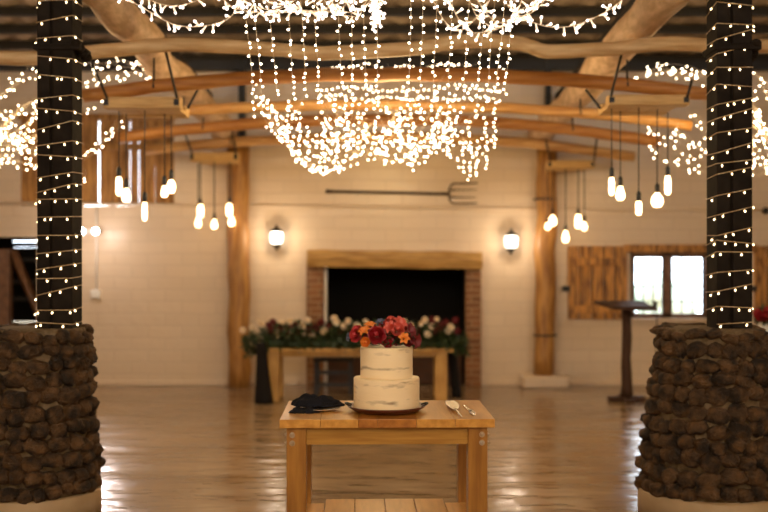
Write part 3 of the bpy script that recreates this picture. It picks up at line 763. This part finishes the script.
# ---------------------------------------------------------------- back table, chair, drapes, garland
TD = 11.7; tz = at(0, 348.5, TD).z
a = at(262, 350, TD); b = at(454, 350, TD)
t = thing('pine_table', 'long pale pine table under the flower garland before the fireplace', 'table', ((a.x+b.x)/2, TD+.3, 0))
bm = B(); box(bm, (a.x, TD, tz-.045), (b.x, TD+.6, tz), bev=.005); obj('tabletop', bm, M['pine2'], t)
for x in (272.5, 441.5):
    for y in (.05, .45):
        p = at(x, 0, TD).x; bm = B(); box(bm, (p-.065, TD+y, 0), (p+.065, TD+y+.11, tz-.045), bev=.005); obj('leg', bm, M['pine2'], t)
bm = B(); box(bm, (a.x+.12, TD+.09, tz-.10), (b.x-.12, TD+.12, tz-.045)); obj('apron', bm, M['pine2'], t)
# chair
cd = 12.45; xa = at(317, 0, cd).x; xb = at(351, 0, cd).x
t = thing('wooden_chair', 'black wooden chair behind the pine table, before the hearth', 'chair', ((xa+xb)/2, cd, 0))
for x in (xa, xb):
    bm = B(); box(bm, (x-.022, cd-.2, 0), (x+.022, cd-.155, .42), bev=.004); obj('leg', bm, M['black_wood'], t)
    bm = B(); box(bm, (x-.022, cd+.155, 0), (x+.022, cd+.2, .80), bev=.004); obj('leg', bm, M['black_wood'], t)
bm = B(); box(bm, (xa-.03, cd-.22, .385), (xb+.03, cd+.21, .43), bev=.01); obj('seat', bm, M['black_wood'], t)
bm = B()
for z in (.10, .24): box(bm, (xa, cd-.19, z), (xb, cd-.165, z+.04))
obj('stretcher', bm, M['black_wood'], t)
bm = B()
for z in (.52, .62, .72): box(bm, (xa, cd+.165, z), (xb, cd+.185, z+.055), bev=.004)
obj('backrest', bm, M['black_wood'], t)
# black stands at both ends of the table
def stand(x, xt, yb, w0, w1, lab):
    d = 11.6 if x < 300 else 12.1; p = at(x, 0, d).x; q = at(xt, 0, d).x; zt = at(0, 343, d).z
    bm = B(); n = 12; k = 20; rings = []
    for i in range(n+1):
        f = i/n; r = w0+(w1-w0)*(1-f)**1.3
        rings.append([bm.verts.new((p+(q-p)*f+math.cos(2*PI*j/k)*r*(1+.10*math.sin(j*PI*.5)), d+math.sin(2*PI*j/k)*r*(1+.10*math.cos(j*PI*.5)), zt*f)) for j in range(k)])
    for A, Bq in zip(rings, rings[1:]):
        for j in range(k): bm.faces.new((A[j], A[(j+1) % k], Bq[(j+1) % k], Bq[j])).smooth = True
    bm.faces.new(rings[0]); bm.faces.new(rings[-1][::-1])
    tag(obj('draped_stand', bm, M['drape']), lab, 'stand')
stand(263.5, 261, 402, .05, .10, 'black draped stand flaring to the floor, left end of the pine table')
stand(457, 451, 400, .05, .055, 'black draped stand at the right end of the pine table')

# flowers
def petal_rose(bm, r, layers=4, open_=1.0, mi=0):
    ball(bm, (0, 0, r*.25), r*.34, 1, (1, 1, 1.3), mi)
    for l in range(layers):
        n = 3+l+ (l > 1); R = r*(.32+.68*(l+1)/layers); tilt = .15+.55*open_*l/max(1, layers-1)
        for k in range(n):
            an = 2*PI*k/n+l*.9; wd = 2*PI/n*.75; g = []
            for u in range(4):
                row = []
                for v in range(5):
                    th = an+(v/4-.5)*wd*2*(.55+.45*math.sin(PI*min(1, .25+u/3*.6)))
                    rr = R*(.25+.75*math.sin(u/3*1.45))*(1-.12*abs(v-2)/2)+ (u == 3)*r*.07
                    z = r*(-.35+(1.15-.85*tilt)*(u/3)**1.1-.10*l*(u/3))-(abs(v-2)/2)**2*r*.10*(u == 3)
                    row.append(bm.verts.new((math.cos(th)*rr, math.sin(th)*rr, z)))
                g.append(row)
            for u in range(3):
                for v in range(4):
                    f = bm.faces.new((g[u][v], g[u][v+1], g[u+1][v+1], g[u+1][v])); f.smooth = True; f.material_index = mi
def rose_mesh(name, m, r=1.0, layers=4, open_=1.0):
    bm = B(); petal_rose(bm, r, layers, open_); return meshof(name, bm, [m])
def lily_mesh(name, m, n=6):
    bm = B()
    for k in range(n):
        an = 2*PI*k/n; g = []
        for u in range(6):
            f = u/5; w = .34*math.sin(PI*(.12+.83*f)); rr = .12+.95*f; z = -.3+1.1*f-.75*f**3*1.1; row = []
            for v in (-1, 0, 1):
                row.append(bm.verts.new((math.cos(an)*rr-math.sin(an)*w*v, math.sin(an)*rr+math.cos(an)*w*v, z+.10*abs(v))))
            g.append(row)
        for u in range(5):
            for v in range(2): bm.faces.new((g[u][v], g[u][v+1], g[u+1][v+1], g[u+1][v])).smooth = True
    tube(bm, [(0, 0, -.6), (0, 0, .1)], .05, 5)
    return meshof(name, bm, [m])
def put(name, me, parent, p, s, dr, lab=None):
    o = bpy.data.objects.new(name, me); C.objects.link(o); o.parent = parent; o.location = Vector(p)-ORG[parent.name]; o.scale = (s, s, s)
    o.rotation_mode = 'QUATERNION'; o.rotation_quaternion = Vector((0, 0, 1)).rotation_difference(Vector(dr).normalized())
    if lab: o['label'] = lab
    return o
def leaf(bm, p, dr, ln, wd):
    dr = dr.normalized(); s = dr.cross(Vector((random.random()-.5, random.random()-.5, 1))).normalized(); u = s.cross(dr)
    a = [p, p+dr*ln*.35+s*wd/2+u*ln*.06, p+dr*ln, p+dr*ln*.35-s*wd/2+u*ln*.06, p+dr*ln*.4-u*ln*.03]
    v = [bm.verts.new(q) for q in a]
    for i, j in ((0, 1), (1, 2), (2, 3), (3, 0)):
        f = bm.faces.new((v[i], v[j], v[4])); f.smooth = True
def rv(): return Vector((random.gauss(0, 1), random.gauss(0, 1), random.gauss(0, 1))).normalized()
me_w = rose_mesh('cream_rose', M['rwhite']); me_b = rose_mesh('burgundy_rose', M['rburg'], open_=1.2)
GD = 11.75; g0 = at(244, 0, GD).x; g1 = at(467, 0, GD).x
t = thing('flower_garland', 'long garland of cream and burgundy roses in dark greenery along the pine table', 'flowers', ((g0+g1)/2, GD+.1, tz))
bm = B()
for i in range(3600):
    u = random.random(); x = g0+(g1-g0)*u
    hh = .24*(1-abs(u*2-1)**8*.5)
    z = tz+.02+random.random()**.9*hh; y = GD+random.uniform(-.12, .25)
    if (x < a.x+.05 or x > b.x-.02): z -= random.uniform(0, .14)
    elif random.random() < .04: z -= .08; y = GD-.03-random.random()*.05
    leaf(bm, Vector((x, y, z)), rv()+Vector((0, -.4, .1)), random.uniform(.05, .10), random.uniform(.02, .04))
obj('foliage', bm, M['leaf'], t)
bm = B(); box(bm, (a.x+.05, GD, tz), (b.x-.05, GD+.2, tz+.10), bev=.03); obj('garland_core', bm, M['leaf'], t)
wr = [(252, 327), (259, 321), (262, 324), (276, 332), (283, 322), (290, 321), (308, 320), (302, 326), (324, 331), (336, 322), (334, 318), (344, 326), (348, 321), (243, 330), (312, 335), (421, 324), (428, 334), (432, 326), (437, 319), (451, 327), (448, 331), (425, 320), (410, 326), (404, 322), (380, 323), (366, 322), (392, 324), (357, 326)]
for x, y in wr:
    p = at(x, y, GD-.10+random.random()*.05); put('rose', me_w, t, p, random.uniform(.030, .042), (random.uniform(-.4, .4), -1, random.uniform(.1, .7)), 'cream rose')
br = [(268, 325), (273, 322), (280, 328), (289, 329), (295, 325), (287, 334), (316, 327), (321, 322), (329, 326), (309, 329), (340, 330), (418, 330), (441, 326), (445, 322), (455, 320), (436, 331), (457, 331), (352, 330), (412, 330), (433, 320), (299, 332), (271, 330)]
for x, y in br:
    p = at(x, y, GD-.07+random.random()*.05); put('rose', me_b, t, p, random.uniform(.034, .046), (random.uniform(-.5, .5), -1, random.uniform(0, .8)), 'burgundy rose')

# small arrangement beyond the right pier
p = at(765, 0, 10.2)
t = thing('plant_stand', 'dark stand behind the right pier holding the white vase', 'stand', (p.x, 10.2, 0))
zv = at(0, 336, 10.2).z
bm = B(); lathe(bm, (p.x, 10.2, 0), [(.16, 0), (.16, .03), (.04, .06), (.035, zv-.08), (.15, zv-.03), (.15, zv)], 24); obj('pedestal', bm, M['black_wood'], t)
t = thing('flower_vase', 'white vase of red flowers behind the right stone pier', 'vase', (p.x, 10.2, zv))
bm = B(); lathe(bm, (p.x, 10.2, zv), [(.05, 0), (.075, .05), (.065, .11), (.04, .14), (.045, .155)], 20); obj('vase', bm, M['white_plastic'], t)
bm = B()
for i in range(160): leaf(bm, Vector((p.x, 10.2, zv+.19))+rv()*.06, rv(), .09, .035)
obj('foliage', bm, M['leaf'], t)
me_r = rose_mesh('red_rose', M['rred'])
for i in range(6): put('rose', me_r, t, Vector((p.x-.05, 10.12, zv+.23))+rv()*.05, .045, (random.uniform(-1, 1), -1, .6), 'red rose')

# ---------------------------------------------------------------- cake table
TZ = .80
fl = on(278.6, 420.3, TZ); fr = on(494.4, 418.6, TZ); bl = on(289.8, 400.9, TZ); brr = on(480.2, 399.9, TZ)
cx = (fl.x+fr.x)/2-.006; W = (fr.x-fl.x); y0 = (fl.y+fr.y)/2; y1 = (bl.y+brr.y)/2; D = y1-y0
t = thing('cake_table', 'small honey pine table with lower shelf carrying the cake', 'table', (cx, (y0+y1)/2, 0))
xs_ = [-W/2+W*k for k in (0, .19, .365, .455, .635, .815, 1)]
bm = B(); th = .042
for i, (u, v) in enumerate(zip(xs_, xs_[1:])):
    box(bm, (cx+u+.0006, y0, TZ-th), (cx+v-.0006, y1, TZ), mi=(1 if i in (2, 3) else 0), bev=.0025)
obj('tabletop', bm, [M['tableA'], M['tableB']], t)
lw = .096; lx = W/2-.033
legc = []
for sx in (-1, 1):
    for yy in (y0+.03, y1-.03-lw):
        xa = cx+sx*lx-(lw if sx > 0 else 0)
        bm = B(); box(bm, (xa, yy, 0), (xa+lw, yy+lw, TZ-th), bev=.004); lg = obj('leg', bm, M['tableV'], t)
        if yy < y0+.1:
            for k in range(2):
                for zz in (TZ-th-.038, TZ-th-.078):
                    if k == 0:
                        c0 = Vector((xa+(.028 if sx < 0 else lw-.028), yy, zz)); dv = Vector((0, -1, 0))
                    else:
                        c0 = Vector((xa+(0 if sx < 0 else lw), yy+.05, zz-.008)); dv = Vector((sx, 0, 0))
                    bm = B(); tube(bm, [c0, c0+dv*.004], .014, 16); tube(bm, [c0+dv*.004, c0+dv*.009, c0+dv*.014], [.009, .009, .006], 10)
                    obj('bolt', bm, M['steel'], lg)
            ORG[lg.name] = ORG[t.name]
az = TZ-th-.088
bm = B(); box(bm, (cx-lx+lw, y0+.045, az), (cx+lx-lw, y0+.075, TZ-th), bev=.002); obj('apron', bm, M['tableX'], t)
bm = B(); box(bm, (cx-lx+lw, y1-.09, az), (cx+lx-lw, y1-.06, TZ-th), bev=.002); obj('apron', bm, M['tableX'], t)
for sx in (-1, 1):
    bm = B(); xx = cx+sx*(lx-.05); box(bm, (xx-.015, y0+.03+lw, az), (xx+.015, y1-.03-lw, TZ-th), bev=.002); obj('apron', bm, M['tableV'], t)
SZ = on(0, 499.5, 0).y  # not used for depth
sz = CAMZ-(499.5-256)*(y1-.05)/F
bm = B(); n = 6; sw = 2*lx-.02
for i in range(n):
    u = cx-sw/2+sw*i/n; box(bm, (u+.002, y0+.03+(lw if i in (0, n-1) else 0), sz-.03), (u+sw/n-.002, y1-.03-(lw if i in (0, n-1) else 0), sz), mi=i % 2 if i in (2,) else 0, bev=.003)
obj('shelf', bm, [M['tableA'], M['tableB']], t)

t.rotation_euler.z = math.radians(1.3)
# board + cake
cc = on(386.5, 407.5, TZ); cc.y = 5.50; cc.x = (386.5-384)*5.5/F
t = thing('cake_board', 'reddish-brown round serving board with raised rim under the cake', 'cake board', (cc.x, cc.y, TZ))
bm = B(); lathe(bm, (cc.x, cc.y, TZ), [(.150, 0), (.165, .004), (.196, .024), (.203, .030), (.201, .034), (.192, .031), (.180, .022), (.001, .020)], 64); obj('dish', bm, M['slate'], t)
for s in (-1, 1):
    bm = B(); pts = smooth([(cc.x+s*.182, cc.y-.04, TZ+.030), (cc.x+s*.205, cc.y-.025, TZ+.04), (cc.x+s*.212, cc.y, TZ+.042), (cc.x+s*.205, cc.y+.025, TZ+.04), (cc.x+s*.182, cc.y+.04, TZ+.030)]); tube(bm, pts, .005, 8); obj('handle', bm, M['iron'], t)['label'] = 'dark loop handle'
t = thing('cake', 'two-tier cream semi-naked wedding cake topped with red flowers', 'cake', (cc.x, cc.y, TZ+.022))
def tier(z, r, h, seed):
    bm = B(); n = 96; prof = [(r*.99, 0), (r, .004)]+[(r, h*k/12) for k in range(1, 12)]+[(r, h-.006), (r*.985, h), (r*.9, h+.001), (.001, h)]
    lathe(bm, (cc.x, cc.y, z), prof, n)
    for v in bm.verts:
        dx, dy = v.co.x-cc.x, v.co.y-cc.y; rr = math.hypot(dx, dy)
        if rr > r*.95:
            s = 1+.010*noise.noise(Vector((dx*9, dy*9, v.co.z*40+seed))); v.co.x = cc.x+dx*s; v.co.y = cc.y+dy*s
            if v.co.z > z+h-.01: v.co.z += .0025*noise.noise(Vector((dx*30, dy*30, seed)))
    return bm
zt0 = TZ+.021
obj('lower_tier', tier(zt0, .170, .155, 1), M['cake'], t)
obj('upper_tier', tier(zt0+.155, .135, .158, 7), M['cake'], t)
ztop = zt0+.155+.158
t = thing('cake_topper_flowers', 'low arrangement of red, coral and orange flowers crowning the cake', 'flowers', (cc.x, cc.y, ztop))
me_red = rose_mesh('crimson_rose', M['rred'], layers=5, open_=1.1); me_sal = rose_mesh('salmon_rose', M['rsalmon'], open_=.7)
me_pk = rose_mesh('coral_rose', M['rpink'], open_=.8); me_or = rose_mesh('orange_bud', M['rorange'], layers=3, open_=.3)
me_lo = lily_mesh('orange_lily', M['rorange']); me_lr = lily_mesh('crimson_lily', M['rred']); me_bl = lily_mesh('blue_spray', M['rblue']); me_ls = lily_mesh('salmon_lily', M['rsalmon']); me_lb = lily_mesh('burgundy_lily', M['rburg'])
def fx(name, me, x, y, d, s, dr, lab=None): put(name, me, t, at(x, y, d), s*5.4/F, dr, lab)
fd = cc.y-.10
fx('rose', me_red, 376.5, 334.5, fd-.02, 9.5, (-.1, -1, .35), 'large crimson rose at the front')
fx('rose', me_red, 388, 342, fd, 6, (.1, -1, .2), 'crimson rose')
fx('rose', me_pk, 355.5, 335, fd+.03, 7.5, (-.7, -1, .3), 'coral rose at the left')
fx('rose', me_pk, 357, 330, fd+.05, 6, (-.5, -.7, .8), 'coral rose')
fx('rose', me_sal, 397, 329, fd, 8, (.35, -1, .6), 'large salmon bloom')
fx('rose', me_sal, 391, 321, fd+.06, 6.5, (-.1, -.5, 1), 'salmon bloom on top')
fx('lily', me_ls, 400, 323, fd+.03, 8, (.6, -.8, .8), 'salmon lily'); fx('lily', me_ls, 390, 327, fd, 7, (-.3, -1, .6), 'salmon lily')
fx('bud', me_or, 365.5, 342, fd-.02, 5, (-.2, -1, .1), 'orange bud'); fx('lily', me_lo, 404, 338, fd-.01, 6, (.2, -1, .3), 'orange lily')
fx('lily', me_lo, 364, 331, fd+.02, 6.5, (-.3, -.6, .8), 'orange lily'); fx('lily', me_lo, 370, 325, fd+.06, 6, (-.1, -.5, 1), 'orange lily')
fx('lily', me_lb, 416, 341, fd+.03, 8, (1, -.8, -.1), 'burgundy lily drooping at the right'); fx('lily', me_lb, 410, 330, fd+.05, 8, (.8, -.7, .5), 'burgundy lily')
fx('lily', me_lr, 383, 324, fd+.08, 7, (.1, -.5, 1), 'crimson lily'); fx('lily', me_bl, 349, 337, fd+.06, 5, (-1, -.6, .1), 'dusty blue sprig'); fx('lily', me_bl, 380, 322, fd+.04, 5, (-.2, -.6, .8), 'dusty blue sprig')
fx('rose', me_b, 370, 336, fd+.03, 7, (-.4, -1, .5), 'burgundy rose'); fx('rose', me_b, 409, 341, fd+.02, 6, (.5, -1, .1), 'burgundy rose')
fx('rose', me_b, 398, 340, fd+.02, 6, (.2, -1, .1), 'burgundy rose'); fx('rose', me_pk, 404, 328, fd+.12, 7, (.6, .2, .9)); fx('rose', me_red, 372, 329, fd+.16, 7, (-.4, .6, .9)); fx('rose', me_sal, 388, 330, fd+.18, 8, (.1, .8, .8))
bm = B()
for i in range(420):
    an = random.random()*2*PI; r = random.random()**.5*.125
    p = Vector((cc.x+math.cos(an)*r, cc.y+math.sin(an)*r, ztop+.008+random.random()*.08*(1.1-r/.16)))
    leaf(bm, p, Vector((math.cos(an), math.sin(an), random.uniform(-.1, 1))), random.uniform(.025, .045), .014)
obj('foliage', bm, M['leaf'], t)
for k in range(7):
    an = random.random()*2*PI; bm = B(); p = Vector((cc.x+math.cos(an)*.04, cc.y+math.sin(an)*.04, ztop+.01)); tube(bm, [p, p+Vector((math.cos(an)*.05, math.sin(an)*.05, .06)), p+Vector((math.cos(an)*.09, math.sin(an)*.09, .085))], .0015, 4); obj('stem', bm, M['leaf'], t)

# napkin on a plate
npc = on(315, 410.5, TZ)
t = None
bm = B(); lathe(bm, (npc.x+.035, npc.y+.0, TZ), [(.05, 0), (.06, .003), (.095, .014), (.097, .017), (.09, .015), (.055, .006), (.001, .006)], 40)
tag(obj('side_plate', bm, M['plate']), 'small pale plate mostly hidden beneath the crumpled black napkin', 'plate')
t = thing('napkin', 'crumpled black cloth napkin in a heap on the left of the table', 'napkin', (npc.x, npc.y, TZ))
def clothpatch(c, ax, ay, h, seed, out, nx=44, ny=34, z0=.0):
    bm = B(); g = []
    for i in range(nx+1):
        row = []
        for j in range(ny+1):
            u = i/nx*2-1; v = j/ny*2-1
            th = math.atan2(v, u); rr = max(abs(u), abs(v)); k = out(th)
            x = math.cos(th)*rr*k; y = math.sin(th)*rr*k
            f = max(0, 1-rr**2.2)
            zz = h*f**.55*(.62+.55*noise.noise(Vector((x*2.2+seed, y*1.6, seed))))+.010*abs(noise.noise(Vector((x*6, y*5, seed*2))))*(1-rr*.4)
            row.append(bm.verts.new(c+Vector((x*ax, y*ay, max(.0012, zz)+z0))))
        g.append(row)
    for i in range(nx):
        for j in range(ny): bm.faces.new((g[i][j], g[i+1][j], g[i+1][j+1], g[i][j+1])).smooth = True
    bd = [g[i][0] for i in range(nx+1)]+[g[nx][j] for j in range(1, ny+1)]+[g[i][ny] for i in range(nx-1, -1, -1)]+[g[0][j] for j in range(ny-1, 0, -1)]
    lo = [bm.verts.new(v.co-Vector((0, 0, .0012))) for v in bd]
    for k in range(len(bd)): bm.faces.new((bd[k], bd[(k+1) % len(bd)], lo[(k+1) % len(bd)], lo[k]))
    return bm
o1 = lambda th: 1+.10*math.cos(3*th+1)+.07*math.cos(5*th)
o2 = lambda th: 1+.34*max(0, math.cos(th))**6+.08*math.cos(4*th+2)
obj('fold', clothpatch(npc+Vector((-.045, -.045, 0)), .085, .075, .040, 3.3, o1), M['cloth'], t)
obj('fold', clothpatch(npc+Vector((-.015, .045, .022)), .115, .075, .070, 8.1, o2), M['cloth'], t)
obj('fold', clothpatch(npc+Vector((.065, .025, .022)), .070, .055, .036, 5.2, o2), M['cloth'], t)

# server and knife
def flat(bm, pts, th): # pts: list of (x,y) outline at z
    up = [bm.verts.new(p+Vector((0, 0, th))) for p in pts]; dn = [bm.verts.new(p) for p in pts]
    bm.faces.new(up); bm.faces.new(dn[::-1])
    for i in range(len(pts)): bm.faces.new((up[i], dn[i], dn[(i+1) % len(pts)], up[(i+1) % len(pts)]))
a_ = on(449.5, 402.0, TZ+.006); b_ = on(455, 410.5, TZ+.006); e_ = on(461.5, 417, TZ+.004)
t = thing('cake_server', 'silver cake server with rounded pierced blade right of the cake', 'cake server', (b_.x, b_.y, TZ))
dirv = (a_-b_).normalized(); sd = dirv.cross(Vector((0, 0, 1)))
L_ = (a_-b_).length; bm = B(); rows = []
for i in range(13):
    f = i/12; w = .034*math.sin(PI*(.10+.84*f))**.6; rows.append([bm.verts.new(b_+dirv*L_*f+sd*w*v+Vector((0, 0, .004+.006*abs(v)**2+.005*math.sin(PI*f)))) for v in (-1, -.5, 0, .5, 1)])
for A, Bq in zip(rows, rows[1:]):
    for j in range(4): bm.faces.new((A[j], A[j+1], Bq[j+1], Bq[j])).smooth = True
o = obj('blade', bm, M['silver'], t); md = o.modifiers.new('Solidify', 'SOLIDIFY'); md.thickness = .0015
bm = B(); tube(bm, smooth([b_+Vector((0, 0, .005)), b_.lerp(e_, .2)+Vector((0, 0, .012)), b_.lerp(e_, .6)+Vector((0, 0, .006)), e_+Vector((0, 0, .004))]), .0055, 8); obj('handle', bm, M['plate'], t)['label'] = 'pale handle'
a_ = on(464, 404.5, TZ+.005); m_ = on(469.5, 410.5, TZ+.006); e_ = on(474.5, 415, TZ+.006)
t = thing('cake_knife', 'slim silver cake knife lying right of the cake server', 'knife', (m_.x, m_.y, TZ))
dv = (a_-m_).normalized(); sd = dv.cross(Vector((0, 0, 1)))
bm = B(); flat(bm, [m_+sd*.006-Vector((0, 0, .003)), m_-sd*.006-Vector((0, 0, .003)), m_.lerp(a_, .8)-sd*.007-Vector((0, 0, .003)), a_-Vector((0, 0, .003)), m_.lerp(a_, .8)+sd*.006-Vector((0, 0, .003))], .002); obj('blade', bm, M['silver'], t)
bm = B(); tube(bm, [m_+Vector((0, 0, .002)), m_.lerp(e_, .3)+Vector((0, 0, .003)), m_.lerp(e_, .85)+Vector((0, 0, .003)), e_+Vector((0, 0, .003))], [.008, .012, .012, .008], 10); obj('handle', bm, M['silver'], t)
bm = B(); c0 = m_.lerp(e_, .45); tube(bm, [c0+Vector((0, 0, .003)), m_.lerp(e_, .6)+Vector((0, 0, .003))], .0128, 10); obj('grip_band', bm, M['iron'], t)['label'] = 'dark band on the handle'

# ---------------------------------------------------------------- light
def point(loc, e, col, r=.1):
    l = bpy.data.lights.new('lamp', 'POINT'); l.energy = e; l.color = col; l.shadow_soft_size = r
    o = bpy.data.objects.new('lamp', l); o.location = loc; C.objects.link(o); return o
warm = (1, .695, .335)
for x in (-4, 0, 4):
    for y in (-2.5, 1.5): point((x, y, 3.2), 104, warm, .25)  # unseen fill lights added around and behind the camera, no fixtures
for x in (-3.2, 3.2): point((x, 9.2, 2.75), 60, warm, .3)  # unseen point lights added to boost the side fairy-light canopies
point((0, 8.8, 2.7), 85, warm, .35)  # same kind of added light inside the central canopy
l = bpy.data.lights.new('lamp', 'SPOT'); l.energy = 110; l.color = (1, .88, .86); l.shadow_soft_size = .06; l.spot_size = 1.0; l.spot_blend = .5
o = bpy.data.objects.new('lamp', l); o.location = (WX(98.5), WY-.22, WZ(231.5)); C.objects.link(o)
o.rotation_mode = 'QUATERNION'; o.rotation_quaternion = Vector((0, 0, -1)).rotation_difference(Vector((.05, -1, -.30)).normalized())
point((0, 11.3, 2.6), 35, warm, .35)  # one more unseen point light added farther back, no fixture
for x, y in ((277.5, 237.5), (510, 241.5)): point((WX(x), WY-.30, WZ(y)), 8, (1, .80, .58), .03)
point((WX(99), WY-.65, WZ(236)), 14, (1, .82, .74), .05)
# unseen point light above, added to strengthen the twin spotlight's wash on the wall
wd = bpy.data.worlds.new('World'); S.world = wd; wd.use_nodes = True
bg = wd.node_tree.nodes['Background']; bg.inputs[0].default_value = (.80, .90, 1, 1); bg.inputs[1].default_value = 9.5

cam = bpy.data.cameras.new('camera'); co = bpy.data.objects.new('camera', cam); C.objects.link(co)
co.location = (0, 0, CAMZ); co.rotation_euler = (PI/2, 0, 0); cam.lens = 50; cam.sensor_width = 36
cam.dof.use_dof = True; cam.dof.focus_distance = 5.45; cam.dof.aperture_fstop = 1.3
S.camera = co
vs = S.view_settings; vs.view_transform = 'Standard'; vs.look = 'None'; vs.gamma = 1; vs.use_curve_mapping = False; vs.exposure = 0
